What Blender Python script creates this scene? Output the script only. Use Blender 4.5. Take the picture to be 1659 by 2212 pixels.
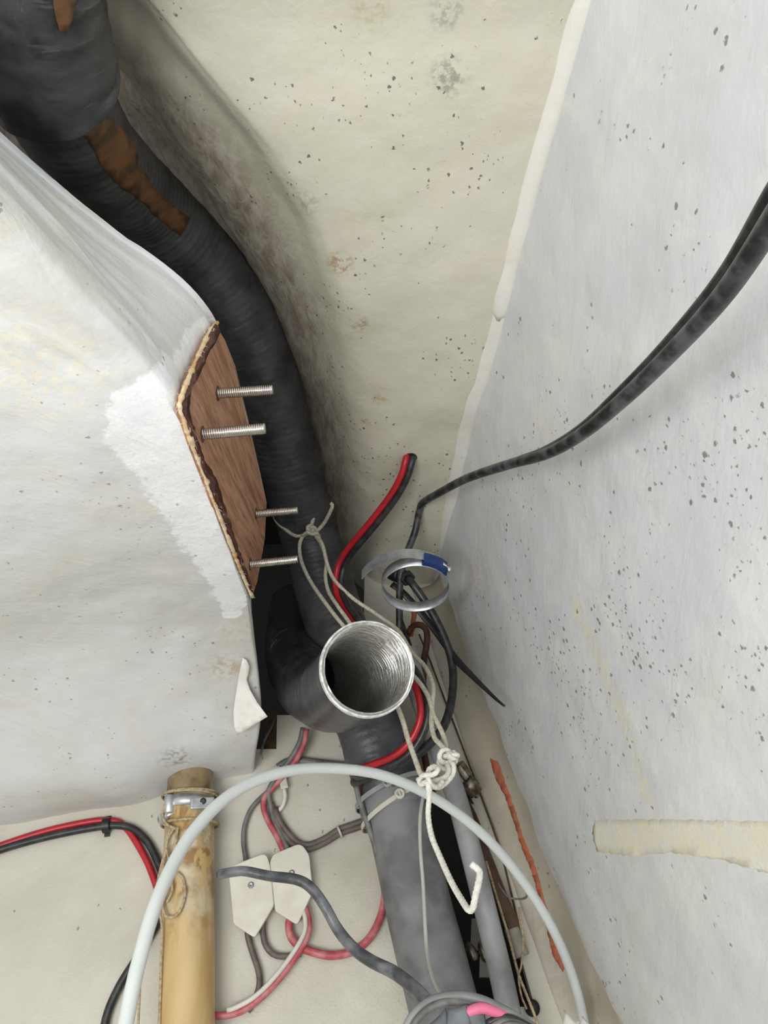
import bpy, bmesh, math, random
from mathutils import Vector, Matrix, noise
from mathutils.bvhtree import BVHTree
random.seed(7)
for o in list(bpy.data.objects): bpy.data.objects.remove(o)
S = bpy.context.scene
COL = S.collection
# ------------------------------------------------------------------ camera, sky, light
F = 1600.0                       # focal length in pixels of the 1659x2212 frame
PITCH = math.radians(38)         # the camera looks up into the corner of the locker
CS, SN = math.cos(PITCH), math.sin(PITCH)
C0 = Vector((0, 0, 0.9))
cam = bpy.data.cameras.new('camera'); camo = bpy.data.objects.new('camera', cam); COL.objects.link(camo)
cam.sensor_fit = 'VERTICAL'; cam.sensor_height = 36; cam.sensor_width = 27
cam.lens = F / 2212 * 36; cam.clip_start = 0.01
camo.location = C0; camo.rotation_euler = (math.radians(90) + PITCH, 0, 0)
S.camera = camo
w = bpy.data.worlds.new('sky'); S.world = w; w.use_nodes = True
w.node_tree.nodes['Background'].inputs[0].default_value = (0.93, 0.97, 1.0, 1)
w.node_tree.nodes['Background'].inputs[1].default_value = 1.2
def area(name, loc, target, size, energy, color):
    l = bpy.data.lights.new(name, 'AREA'); l.shape = 'RECTANGLE'; l.size = size[0]; l.size_y = size[1]
    l.energy = energy; l.color = color
    o = bpy.data.objects.new(name, l); COL.objects.link(o); o.location = loc
    o.rotation_euler = (Vector(target) - Vector(loc)).to_track_quat('-Z', 'Y').to_euler(); return o
area('added_key_light', (-0.42, -0.42, 0.46), (0.08, 0.6, 1.2), (0.7, 0.6), 14, (1.0, 1.0, 0.99))  # soft key light added low on the left to brighten the lower hull
S.view_settings.view_transform = 'Standard'; S.view_settings.look = 'None'
S.view_settings.exposure = 0.2; S.view_settings.gamma = 1; S.view_settings.use_curve_mapping = False

# ------------------------------------------------------------------ pixels to rays
def ray(px, py):
    x = (px - 829.5) / F; z = -(py - 1106) / F
    return Vector((x, CS - z * SN, SN + z * CS))          # scaled so that 1 = one metre of depth
def P(px, py, d): return C0 + ray(px, py) * d
YW = 0.96                        # inner face of the end bulkhead
def on_y(px, py, y): r = ray(px, py); return C0 + r * (y / r.y)
def on_x(px, py, x): r = ray(px, py); return C0 + r * (x / r.x)
def W(px, py, off=0.006): return on_y(px, py, YW - off)   # a point this far in front of the bulkhead
def Pw(px, py, d, off=0.008):
    r = ray(px, py); return C0 + r * min(d, (YW - off) / r.y)

# ------------------------------------------------------------------ materials
def lin(c):
    return tuple((v / 12.92 if v <= 0.04045 else ((v + 0.055) / 1.055) ** 2.4) for v in (c[0] / 255, c[1] / 255, c[2] / 255)) + (1,)
lin0 = lin; ALB = 1.13
class G:
    def __init__(s, name):
        s.m = bpy.data.materials.new(name); s.m.use_nodes = True; s.t = s.m.node_tree
        s.b = s.t.nodes['Principled BSDF']; s.pos = s.t.nodes.new('ShaderNodeNewGeometry').outputs['Position']
    def link(s, a, b): s.t.links.new(a, b)
    def put(s, sock, v):
        if hasattr(v, 'node'): s.link(v, sock)
        else: sock.default_value = v
    def math(s, op, a, b=0.0, c=0.0, clamp=False):
        n = s.t.nodes.new('ShaderNodeMath'); n.operation = op; n.use_clamp = clamp
        s.put(n.inputs[0], a); s.put(n.inputs[1], b); s.put(n.inputs[2], c); return n.outputs[0]
    def mapv(s, v, scale=(1, 1, 1), rot=(0, 0, 0)):
        n = s.t.nodes.new('ShaderNodeMapping'); s.link(v, n.inputs[0]); n.inputs['Scale'].default_value = scale
        n.inputs['Rotation'].default_value = rot; return n.outputs[0]
    def noise(s, scale, detail=4, rough=0.55, v=None, dist=0.0):
        n = s.t.nodes.new('ShaderNodeTexNoise'); s.link(v or s.pos, n.inputs['Vector'])
        n.inputs['Scale'].default_value = scale; n.inputs['Detail'].default_value = detail
        n.inputs['Roughness'].default_value = rough; n.inputs['Distortion'].default_value = dist; return n.outputs[0]
    def voro(s, scale, v=None, rand=1.0):
        n = s.t.nodes.new('ShaderNodeTexVoronoi'); s.link(v or s.pos, n.inputs['Vector']); n.inputs['Scale'].default_value = scale
        n.inputs['Randomness'].default_value = rand; return n.outputs['Distance'], n.outputs['Color']
    def ss(s, v, a, b):                       # smoothstep a..b -> 0..1 (a > b inverts)
        n = s.t.nodes.new('ShaderNodeMapRange'); n.interpolation_type = 'SMOOTHSTEP'; s.put(n.inputs[0], v)
        if a < b: n.inputs[1].default_value = a; n.inputs[2].default_value = b
        else:
            n.inputs[1].default_value = b; n.inputs[2].default_value = a; n.inputs[3].default_value = 1; n.inputs[4].default_value = 0
        return n.outputs[0]
    def mix(s, f, a, b, mode='MIX'):
        n = s.t.nodes.new('ShaderNodeMix'); n.data_type = 'RGBA'; n.blend_type = mode
        s.put(n.inputs[0], f); s.put(n.inputs[6], a); s.put(n.inputs[7], b); return n.outputs[2]
    def near(s, p, r0, r1):                   # 1 within r0 of the point, 0 beyond r1
        n = s.t.nodes.new('ShaderNodeVectorMath'); n.operation = 'DISTANCE'; s.link(s.pos, n.inputs[0]); n.inputs[1].default_value = p
        return s.ss(n.outputs['Value'], r1, r0)
    def bump(s, h, strength=0.4, dist=0.002, prev=None):
        n = s.t.nodes.new('ShaderNodeBump'); n.inputs['Strength'].default_value = strength; n.inputs['Distance'].default_value = dist
        s.link(h, n.inputs['Height'])
        if prev: s.link(prev, n.inputs['Normal'])
        return n.outputs[0]
    def uv(s):
        n = s.t.nodes.new('ShaderNodeUVMap'); n.uv_map = 'uv'; return n.outputs[0]
    def sep(s, v):
        n = s.t.nodes.new('ShaderNodeSeparateXYZ'); s.link(v, n.inputs[0]); return n.outputs
    def done(s, color=None, rough=0.5, metal=0.0, normal=None, spec=0.5, **kw):
        if color is not None: s.put(s.b.inputs['Base Color'], color)
        s.put(s.b.inputs['Roughness'], rough); s.put(s.b.inputs['Metallic'], metal)
        s.b.inputs['Specular IOR Level'].default_value = spec
        if normal: s.link(normal, s.b.inputs['Normal'])
        for k, v in kw.items(): s.put(s.b.inputs[k.replace('_', ' ')], v)
        return s.m
def simple(name, c, rough=0.5, metal=0.0, var=0.25, scale=60, bump=0.0, bscale=300, spec=0.5, c2=None, **kw):
    g = G(name); n = g.noise(scale, 5)
    a = lin(c); b = lin(c2) if c2 else tuple(v * (1 - var) for v in a[:3]) + (1,)
    col = g.mix(g.ss(n, 0.38, 0.66), a, b)
    nm = g.bump(g.noise(bscale, 3), bump, 0.001) if bump else None
    return g.done(col, rough, metal, nm, spec, **kw)

def vn(g, scale):
    n = g.t.nodes.new('ShaderNodeTexNoise'); g.link(g.pos, n.inputs['Vector']); n.inputs['Scale'].default_value = scale; n.inputs['Detail'].default_value = 2; return n.outputs['Color']
def fibreglass(name, c1, c2, c3, streak_rot, lump=0.5, mold=0.0, mold_gate=None, stains=(), raw=(), rough=0.42, fine=0.25, streak=0.4, specks=0.55, mscale=230, bare=None):
    g = G(name)
    lin = lambda c: tuple(min(0.9, v * ALB) for v in lin0(c)[:3]) + (1,)
    col = g.mix(g.ss(g.noise(7, 4, 0.6), 0.42, 0.66), lin(c1), lin(c2))
    col = g.mix(g.math('MULTIPLY', g.ss(g.noise(17, 5, 0.6, dist=0.6), 0.52, 0.74), 0.6), col, lin(c3))
    col = g.mix(g.math('MULTIPLY', g.ss(g.noise(4.5, 6, 0.68, dist=0.5), 0.46, 0.7), 0.45), col, tuple(v * k for v, k in zip(lin(c2)[:3], (0.80, 0.77, 0.71))) + (1,))
    sv = g.mapv(g.mapv(g.pos, (1, 1, 1), streak_rot or (0, 0, 0)), (42, 13, 42))
    st = g.noise(1.0, 4, 0.6, sv, 0.5)
    nm = g.bump(st, streak, 0.0022)
    if bare:
        bz = g.ss(g.sep(g.pos)[2], bare, bare + 0.05); bl_ = g.noise(1, 5, 0.65, g.mapv(g.mapv(g.pos, (1, 1, 1), (0, 0, -0.35)), (80, 12, 60)), 0.4)
        col = g.mix(bz, col, g.mix(g.ss(bl_, 0.35, 0.65), lin((198, 190, 174)), lin((160, 148, 132))))
        b3 = g.t.nodes.new('ShaderNodeBump'); b3.inputs['Distance'].default_value = 0.004; g.link(g.math('MULTIPLY', bz, 0.7), b3.inputs['Strength']); g.link(bl_, b3.inputs['Height']); g.link(nm, b3.inputs['Normal']); nm = b3.outputs[0]
    nm = g.bump(g.noise(38, 4, 0.55), lump, 0.004, nm)
    nm = g.bump(g.noise(420, 3, 0.6), fine, 0.0007, nm)
    if raw:                                    # sanded, hairy white glass around a repair
        f = None
        for (p, r0, r1) in raw:
            k = g.near(p, r0, r1); f = k if f is None else g.math('MAXIMUM', f, k)
        f = g.ss(g.math('ADD', f, g.math('MULTIPLY', g.math('SUBTRACT', g.noise(32, 6, 0.7), 0.5), 2.0)), 0.38, 0.62)
        hair = g.noise(330, 4, 0.7, dist=0.9)
        col = g.mix(f, col, g.mix(g.ss(hair, 0.4, 0.62), lin((222, 223, 228)), lin((246, 246, 248))))
        b2 = g.t.nodes.new('ShaderNodeBump'); b2.inputs['Distance'].default_value = 0.002; g.link(g.math('MULTIPLY', f, 0.22), b2.inputs['Strength'])
        g.link(hair, b2.inputs['Height']); g.link(nm, b2.inputs['Normal']); nm = b2.outputs[0]
    for (p, r0, r1, c, k) in stains:
        f = g.math('MULTIPLY', g.near(p, r0, r1), g.ss(g.noise(160, 5, 0.7), 0.44, 0.6)); f = g.math('MULTIPLY', f, k)
        col = g.mix(f, col, lin(c))
    if mold:
        wv = g.t.nodes.new('ShaderNodeVectorMath'); wv.operation = 'MULTIPLY_ADD'; g.link(vn(g, 420), wv.inputs[0]); wv.inputs[1].default_value = (0.0035, 0.0035, 0.0035); g.link(g.pos, wv.inputs[2])
        d, vc = g.voro(mscale, g.mapv(wv.outputs[0], (1.0, 0.8, 0.8)))
        pick = g.sep(vc)[0]
        dens = g.ss(g.noise(11, 4, 0.6), 0.44, 0.68)
        if mold_gate:
            f = None
            for (p, r0, r1) in mold_gate:
                k = g.near(p, r0, r1); f = k if f is None else g.math('MAXIMUM', f, k)
            dens = g.math('ADD', g.math('MULTIPLY', dens, 0.22), g.math('MULTIPLY', g.math('MULTIPLY', f, 0.75), g.ss(g.noise(11, 4, 0.6), 0.36, 0.6)))
        gate = g.math('LESS_THAN', pick, g.math('MULTIPLY', dens, mold))
        sz = g.math('MULTIPLY', g.math('POWER', g.sep(vc)[1], 2.5), 0.26)
        sp = g.ss(g.math('SUBTRACT', g.math('ADD', d, g.math('MULTIPLY', g.noise(700, 3), 0.28)), sz), 0.34, 0.16)
        f = g.math('MULTIPLY', g.math('MULTIPLY', sp, gate), specks)
        col = g.mix(f, col, lin0((70, 68, 60)))
    return g.done(col, g.math('ADD', g.math('MULTIPLY', g.noise(60, 3), 0.2), rough - 0.1), 0, nm, 0.45)

Z0 = C0.z
# ------------------------------------------------------------------ mesh helpers
BV = {}
def setprops(o, label=None, cat=None, group=None, kind=None):
    for k, v in (('label', label), ('category', cat), ('group', group), ('kind', kind)):
        if v: o[k] = v
    return o
def thing(name, label, cat, loc, group=None):
    o = bpy.data.objects.new(name, None); COL.objects.link(o); o.location = loc; o.empty_display_size = 0.02
    return setprops(o, label, cat, group)
def wloc(o):
    v = Vector(o.location)
    while o.parent: o = o.parent; v += Vector(o.location)
    return v
def mesh(name, verts, faces, mat, parent=None, smooth=True, uvs=None, keep_bvh=False, auto=None):
    verts = [Vector(v) for v in verts]
    if parent is not None: org = wloc(parent)
    else:
        xs = [v.x for v in verts]; ys = [v.y for v in verts]; zs = [v.z for v in verts]
        org = Vector(((min(xs) + max(xs)) / 2, (min(ys) + max(ys)) / 2, min(zs)))
    me = bpy.data.meshes.new(name); me.from_pydata([v - org for v in verts], [], faces); me.update()
    bm = bmesh.new(); bm.from_mesh(me); bmesh.ops.recalc_face_normals(bm, faces=bm.faces) if auto else None
    bm.to_mesh(me); bm.free()
    if uvs:
        l = me.uv_layers.new(name='uv')
        for lp in me.loops: l.data[lp.index].uv = uvs[lp.vertex_index]
    if smooth: me.polygons.foreach_set('use_smooth', [True] * len(me.polygons))
    o = bpy.data.objects.new(name, me); COL.objects.link(o)
    if parent is not None: o.parent = parent
    else: o.location = org
    me.materials.append(mat)
    if keep_bvh: BV[keep_bvh] = BVHTree.FromPolygons(verts, faces)
    return o
def solid(o, t, off=-1): m = o.modifiers.new('thickness', 'SOLIDIFY'); m.thickness = t; m.offset = off; return o
def bevel(o, w_, seg=2, ang=30):
    m = o.modifiers.new('bevel', 'BEVEL'); m.width = w_; m.segments = seg; m.limit_method = 'ANGLE'; m.angle_limit = math.radians(ang); return o
def cr(pts, t):
    n = len(pts) - 1; i = min(int(t), n - 1); f = t - i
    p0 = pts[max(i - 1, 0)]; p1 = pts[i]; p2 = pts[i + 1]; p3 = pts[min(i + 2, n)]
    if i == 0: p0 = p1 * 2 - p2
    if i + 2 > n: p3 = p2 * 2 - p1
    return 0.5 * ((2 * p1) + (p2 - p0) * f + (2 * p0 - 5 * p1 + 4 * p2 - p3) * f * f + (3 * p1 - p0 - 3 * p2 + p3) * f ** 3)
def resample(pts, step):
    pts = [Vector(p) for p in pts]; dense = []
    for i in range(len(pts) - 1):
        for k in range(24): dense.append(cr(pts, i + k / 24))
    dense.append(pts[-1]); L = [0]
    for a, b in zip(dense, dense[1:]): L.append(L[-1] + (b - a).length)
    n = max(3, int(L[-1] / step)); out = []; j = 0
    for i in range(n + 1):
        s = L[-1] * i / n
        while j < len(L) - 2 and L[j + 1] < s: j += 1
        f = (s - L[j]) / max(L[j + 1] - L[j], 1e-9); out.append(dense[j].lerp(dense[j + 1], min(f, 1)))
    return out, L[-1]
def frames(path):
    T = []
    for i in range(len(path)):
        a = path[max(i - 1, 0)]; b = path[min(i + 1, len(path) - 1)]; T.append((b - a).normalized())
    u = T[0].cross(Vector((0.3, 0.9, 0.2))).normalized(); fr = []
    for t in T:
        u = (u - t * u.dot(t)).normalized(); fr.append((u, t.cross(u)))
    return T, fr
def tube_data(pts, r, step=0.006, n=10, mod=None, caps=True, flat=1.0, flatdir=None):
    path, L = resample(pts, step); T, fr = frames(path); vs = []; fs = []; uvs = []
    m = len(path)
    for i, p in enumerate(path):
        s = i / (m - 1); rr = r(s) if callable(r) else r
        u, v = fr[i]
        if flatdir is not None:
            v = (flatdir - T[i] * flatdir.dot(T[i])).normalized(); u = v.cross(T[i])
        for k in range(n):
            a = 2 * math.pi * k / n
            q = rr * (mod(s * L, a, p) if mod else 1)
            vs.append(p + u * math.cos(a) * q + v * math.sin(a) * q * flat); uvs.append((k / n, s * L))
    for i in range(m - 1):
        for k in range(n):
            fs.append((i * n + k, i * n + (k + 1) % n, (i + 1) * n + (k + 1) % n, (i + 1) * n + k))
    if caps:
        fs.append(tuple(range(n))[::-1]); fs.append(tuple((m - 1) * n + k for k in range(n)))
    return vs, fs, uvs
def tube(name, pts, r, mat, parent=None, **kw):
    bvh = kw.pop('keep_bvh', False)
    vs, fs, uvs = tube_data(pts, r, **kw); return mesh(name, vs, fs, mat, parent, uvs=uvs, keep_bvh=bvh)
def rope_mod(pitch, strands=3, depth=0.16):
    return lambda s, a, p: 1 - depth + depth * abs(math.cos(strands * 0.5 * (a - 2 * math.pi * s / pitch)))
def lathe(prof, o, axis, n=24):
    """profile [(r, h)] turned about the axis from the point o"""
    axis = axis.normalized(); u = axis.cross(Vector((0.31, 0.2, 0.93))).normalized(); v = axis.cross(u); vs = []; fs = []
    for (r, h) in prof:
        for k in range(n):
            a = 2 * math.pi * k / n; vs.append(o + axis * h + u * (r * math.cos(a)) + v * (r * math.sin(a)))
    for i in range(len(prof) - 1):
        for k in range(n): fs.append((i * n + k, i * n + (k + 1) % n, (i + 1) * n + (k + 1) % n, (i + 1) * n + k))
    fs.append(tuple(range(n))[::-1]); fs.append(tuple((len(prof) - 1) * n + k for k in range(n)))
    return vs, fs
def obox(c, ux, uy, uz):
    vs = [c + ux * a + uy * b + uz * d for a in (-1, 1) for b in (-1, 1) for d in (-1, 1)]
    return vs, [(0, 1, 3, 2), (4, 6, 7, 5), (0, 4, 5, 1), (2, 3, 7, 6), (0, 2, 6, 4), (1, 5, 7, 3)]
def join(*parts):
    V = []; Fc = []
    for vs, fs in parts:
        o = len(V); V += list(vs); Fc += [tuple(i + o for i in f) for f in fs]
    return V, Fc
def grid(nu, nv, fn):
    vs = [fn(i / nu, j / nv) for i in range(nu + 1) for j in range(nv + 1)]
    return vs, [(i * (nv + 1) + j, i * (nv + 1) + j + 1, (i + 1) * (nv + 1) + j + 1, (i + 1) * (nv + 1) + j) for i in range(nu) for j in range(nv)]
def interp(tab, y):
    if y <= tab[0][0]: i = 0
    elif y >= tab[-1][0]: i = len(tab) - 2
    else:
        i = 0
        while tab[i + 1][0] < y: i += 1
    a, b = tab[i], tab[i + 1]; f = (y - a[0]) / (b[0] - a[0])
    return [p + (q - p) * f for p, q in zip(a[1:], b[1:])]
def hit(px, py, key, off=0.0):
    r = ray(px, py).normalized(); h = BV[key].ray_cast(C0, r)
    if h[0] is None: return None
    n = h[1] if h[1].dot(r) < 0 else -h[1]
    return h[0] + n * off
def ragged(poly, step, amp, seed=0):
    out = []; rnd = random.Random(seed)
    for a, b in zip(poly, poly[1:] + poly[:1]):
        L = math.hypot(b[0] - a[0], b[1] - a[1]); n = max(1, int(L / step)); nx, ny = -(b[1] - a[1]) / L, (b[0] - a[0]) / L
        for i in range(n):
            f = i / n; j = (rnd.random() - 0.5) * 2 * amp
            out.append((a[0] + (b[0] - a[0]) * f + nx * j, a[1] + (b[1] - a[1]) * f + ny * j))
    return out
def decal(name, poly, key, mat, parent=None, off=0.0006, step=30):
    """a thin layer lying on a surface, its outline given as pixels"""
    bm = bmesh.new(); f = bm.faces.new([bm.verts.new((x, y, 0)) for x, y in poly])
    xs = [p[0] for p in poly]; ys = [p[1] for p in poly]
    for ax, lo, hi in ((0, min(xs), max(xs)), (1, min(ys), max(ys))):
        k = math.ceil(lo / step) * step
        while k < hi:
            co = Vector((k, 0, 0)) if ax == 0 else Vector((0, k, 0)); no = Vector((1, 0, 0)) if ax == 0 else Vector((0, 1, 0))
            bmesh.ops.bisect_plane(bm, geom=bm.verts[:] + bm.edges[:] + bm.faces[:], plane_co=co, plane_no=no); k += step
    bmesh.ops.triangulate(bm, faces=bm.faces[:])
    bm.verts.index_update(); vs = []; last = None
    for v in bm.verts:
        h = hit(v.co.x, v.co.y, key, off) or last; last = h; vs.append(h)
    fs = [tuple(v.index for v in f.verts) for f in bm.faces]; bm.free()
    c = C0
    fs = [f if (vs[f[1]] - vs[f[0]]).cross(vs[f[2]] - vs[f[0]]).dot(c - vs[f[0]]) > 0 else f[::-1] for f in fs]
    o = mesh(name, vs, fs, mat, parent); solid(o, off * 0.9, -1); return o
def nz(p, s, seed=0.0): return noise.noise(Vector((p[0] * s + seed, p[1] * s, p[2] * s)))

# ------------------------------------------------------------------ the setting
HC = [(-0.3, 0.200), (0.0, 0.166), (0.19, 0.1415), (0.466, 0.107), (0.88, 0.081), (1.1, 0.07)]       # ceiling meets hull: y, x
def hull_x(y, z):                                                                                    # z measured from the camera
    return 0.081 - 0.088 * (y - 0.88) - 0.28 * (z - 0.61) + 0.05 * (z - 0.3) * (z - 0.61) * 0.6
ZC = 0.61
RIDGE = [(-0.3, -0.52), (0.0, -0.315), (0.15, -0.205), (0.236, -0.151), (0.299, -0.107), (0.37, -0.075), (0.468, -0.051), (0.64, -0.033), (0.827, -0.0254), (0.98, -0.02), (1.1, -0.018)]
GULLY = [(-0.3, -0.56, 0.66), (0.0, -0.385, 0.662), (0.15, -0.288, 0.665), (0.225, -0.24, 0.672), (0.30, -0.207, 0.692), (0.42, -0.174, 0.730), (0.54, -0.134, 0.738), (0.69, -0.108, 0.735), (0.86, -0.096, 0.715), (1.1, -0.09, 0.70)]
def ceil_pt(u, v):
    y = -0.3 + 1.32 * u
    xh = interp(HC, y)[0]; xr = interp(RIDGE, y)[0]; xb, zb = interp(GULLY, y)
    dx = xr - xb
    pr = [(xh + 0.05, ZC + 0.004), (xh, ZC), (xh - 0.03, ZC - 0.001), ((xh + xr) * 0.5 + 0.01, ZC), (xr + 0.035, ZC - 0.002), (xr + 0.010, ZC + 0.003), (xr - 0.012, ZC + 0.022),
          (xr - dx * 0.55, ZC + (zb - ZC) * 0.55), (xb, zb), (xb - 0.018, zb + 0.055), (xb - 0.08, max(0.84, zb + 0.13)), (xb - 0.2, 0.92), (-0.95, 0.95)]
    pts = [Vector((a, 0, b)) for a, b in pr]
    q = cr(pts, v * (len(pts) - 1)); p = Vector((q.x, y, q.z))
    p.z += 0.0035 * nz(p, 9, 3) + 0.0016 * nz(p, 28, 7)
    k = max(0.0, 1 - abs(y - 0.165) / 0.05)                  # shallow moulded step across the near end
    if xr < p.x < xh: p.z += -0.006 * k * k * (3 - 2 * k) + (0.012 if y < 0.165 else 0)* min(1, (0.165 - y) / 0.04)
    p.z += Z0; return p
def hull_pt(u, v):
    y = -0.4 + 1.40 * u; z = -0.5 + 1.17 * v
    p = Vector((hull_x(y, z), y, z)); p.x += 0.003 * nz(p, 7, 11) + 0.0014 * nz(p, 24, 5); 
    k = z - (0.42 + (0.42 - y) * 0.12)                       # lap of two layers of glass
    if y < 0.5: p.x += 0.0025 / (1 + math.exp(-k * 160)) * min(1, (0.5 - y) * 8)
    p.z += Z0; return p
BV['h0'] = BVHTree.FromPolygons(*grid(40, 40, hull_pt))
def on_hull(px, py): return hit(px, py, 'h0')
mold_hull = [(on_hull(1540, 1150), 0.02, 0.10), (on_hull(1400, 1400), 0.02, 0.09), (on_hull(1600, 950), 0.02, 0.06), (on_hull(1230, 1480), 0.02, 0.09), (on_hull(1580, 1420), 0.02, 0.08)]
M_hull = fibreglass('hull_paint', (196, 197, 199), (207, 208, 206), (214, 212, 198), (0.5, 0, 0), lump=0.3, mold=2.3, mscale=200, specks=0.68, mold_gate=mold_hull,
    stains=[(P(1080, 1240, 0.93), 0.01, 0.06, (170, 130, 95), 0.45), (P(1340, 885, 0.62), 0.005, 0.04, (190, 175, 150), 0.6)] + [(on_hull(x, y), 0.006, 0.018, (208, 201, 170), 0.75) for x, y in ((1245, 1310), (1265, 1350), (1285, 1400), (1305, 1450), (1325, 1500), (1345, 1550), (1362, 1600), (1378, 1650), (1392, 1700), (1402, 1750))], fine=0.15, streak=0.5)
cst = [((735, 570), 0.017, (150, 110, 62), 0.75), ((775, 700), 0.014, (120, 92, 60), 0.6), ((820, 860), 0.013, (176, 152, 104), 0.7), ((970, 165), 0.02, (95, 95, 80), 0.55),
       ((800, 20), 0.02, (178, 174, 138), 0.8), ((660, 440), 0.016, (130, 120, 98), 0.45), ((790, 910), 0.008, (150, 110, 60), 0.7), ((965, 20), 0.018, (110, 110, 100), 0.5), ((835, 1230), 0.02, (120, 108, 88), 0.6), ((940, 1280), 0.016, (92, 74, 56), 0.7)]
def on_z(px, py, z): r = ray(px, py); return C0 + r * (z / r.z)
M_ceil = fibreglass('deckhead_gelcoat', (196, 193, 177), (191, 189, 171), (200, 190, 174), (0, 0, 0.25), lump=0.42, mold=0.62,
    stains=[(on_z(p[0], p[1], ZC), r * 0.3, r, c, k) for p, r, c, k in cst], fine=0.22, streak=0.4, specks=0.8, bare=Z0 + ZC + 0.010)
o = mesh('ceiling', *grid(150, 120, ceil_pt), M_ceil, keep_bvh='ceiling'); setprops(o, 'cream painted fibreglass underside of the deck with mildew spots', 'ceiling', None, 'structure'); solid(o, 0.012, -1)
o = mesh('wall_right', *grid(150, 130, hull_pt), M_hull, keep_bvh='hull'); hull = o
setprops(o, 'white painted hull side speckled with mildew', 'wall', None, 'structure')
solid(o, 0.012, 1 if False else -1)

# moulded left block: sections along y
SEC = [  # y, edge x, edge z, top x, top z, corner radius
    (-0.35, -0.400, 0.285, -0.60, 0.50, 0.085), (-0.10, -0.280, 0.303, -0.42, 0.50, 0.085), (0.10, -0.205, 0.320, -0.335, 0.50, 0.08), (0.20, -0.165, 0.332, -0.275, 0.49, 0.065),
    (0.28, -0.140, 0.340, -0.205, 0.48, 0.035), (0.325, -0.1335, 0.345, -0.150, 0.467, 0.010), (0.35, -0.1335, 0.3465, -0.135, 0.463, 0.003), (0.43, -0.1335, 0.3555, -0.1335, 0.488, 0.003),
    (0.63, -0.1335, 0.3815, -0.1335, 0.508, 0.004), (0.66, -0.134, 0.382, -0.150, 0.445, 0.008), (0.72, -0.135, 0.377, -0.165, 0.425, 0.012), (0.79, -0.135, 0.357, -0.165, 0.40, 0.012), (0.835, -0.137, 0.336, -0.160, 0.38, 0.014),
    (0.885, -0.150, 0.322, -0.175, 0.37, 0.014), (0.975, -0.165, 0.320, -0.19, 0.37, 0.014)]
SECV = ([Vector(q[:3]) for q in SEC], [Vector(q[3:]) for q in SEC])
def block_pt(u, v):
    y = -0.35 + 1.325 * u; acc = [0.0] * 5
    for k in (-3, -2, -1, 0, 1, 2, 3):
        q = interp(SEC, max(-0.35, min(0.975, y + k * (0.004 if 0.3 < y < 0.68 else 0.012)))); acc = [a + b / 7 for a, b in zip(acc, q)]
    xe, ze, xt, zt, r = acc; r = max(r, 0.002)
    dr = Vector((xt - xe, 0, zt - ze)).normalized()
    E = Vector((xe, 0, ze)); sag = 0.045
    pr = [Vector((-1.1, 0, ze - 0.10)), Vector((-0.7, 0, ze - 0.085)), Vector((min(-0.36, xe - 0.19 - r), 0, ze - sag)), Vector((min(-0.24, xe - 0.09 - r), 0, ze - 0.020)), E + Vector((-0.035 - r, 0, -0.007)),
          E + Vector((-r * 1.2, 0, -0.0005)), E + Vector((-r * 0.3, 0, 0)) + dr * (r * 0.3), E + dr * (r * 1.2), E + dr * max(0.035, 1.2 * r + 0.015), E.lerp(Vector((xt, 0, zt)), 0.75), Vector((xt, 0, zt)), Vector((xt - 0.02, 0, zt + 0.006)), Vector((xt - 0.25, 0, zt + 0.03))]
    q = cr(pr, v * (len(pr) - 1)); p = Vector((q.x, y, q.z))
    amp = 0.0045 if y < 0.3 or q.x < -0.2 else 0.0015
    side = max(0.0, min(1.0, (v - 0.22) * 5)) * max(0.0, min(1.0, (0.36 - y) * 12))
    if side > 0:
        a_ = p.x * 0.83 - p.y * 0.55; b_ = p.x * 0.55 + p.y * 0.83
        k_ = noise.noise(Vector((a_ * 75, b_ * 9, p.z * 75))) + 0.5 * noise.noise(Vector((a_ * 170, b_ * 22, p.z * 170))); p.x += 0.0036 * side * k_; p.z -= 0.0030 * side * k_
    p.z += amp * nz(p, 11, 2) + 0.0012 * nz(p, 34, 8); p.x += 0.5 * amp * nz(p, 13, 21) if y < 0.3 else 0
    p.z += Z0; return p
def block_grid(nu, nv):
    return grid(nu, nv, block_pt)
near0, near1 = on_x(395, 880, -0.1335), on_x(545, 1285, -0.1335)
BV['blk0'] = BVHTree.FromPolygons(*block_grid(60, 60))
def hitd(px, py, key): h = hit(px, py, key); return h, (h - C0).y * CS + (h - C0).z * SN
raw = []
rl = [Vector(q) for q in ((455, 705, 28), (425, 765, 62), (385, 840, 88), (330, 915, 112), (365, 990, 104), (405, 1065, 84), (440, 1135, 78), (475, 1205, 66), (503, 1275, 48), (502, 1325, 26))]
for k in range(28):
    x, y, rp = cr(rl, k / 27 * (len(rl) - 1)); h, d = hitd(x, y, 'blk0'); raw.append((h, rp * d / F * 0.3, rp * d / F * 1.45))
M_block = fibreglass('cockpit_moulding_gelcoat', (203, 204, 204), (197, 197, 193), (203, 198, 184), (0, 0, 0.58), lump=0.35, mold=0.25, raw=raw,
    stains=[(P(490, 1460, 0.8), 0.006, 0.035, (160, 122, 72), 0.6), (P(250, 1000, 0.57), 0.01, 0.06, (205, 188, 160), 0.7), (P(380, 1630, 0.88), 0.005, 0.03, (110, 105, 92), 0.7), (P(520, 1370, 0.77), 0.01, 0.04, (190, 176, 150), 0.6), (P(60, 860, 0.42), 0.01, 0.07, (220, 210, 180), 0.7)], streak=0.8, fine=0.2)
o = mesh('wall_left', *block_grid(230, 120), M_block, keep_bvh='block'); block = o
setprops(o, 'white fibreglass cockpit moulding with raw glass around the plywood pad', 'wall', None, 'structure')

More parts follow.
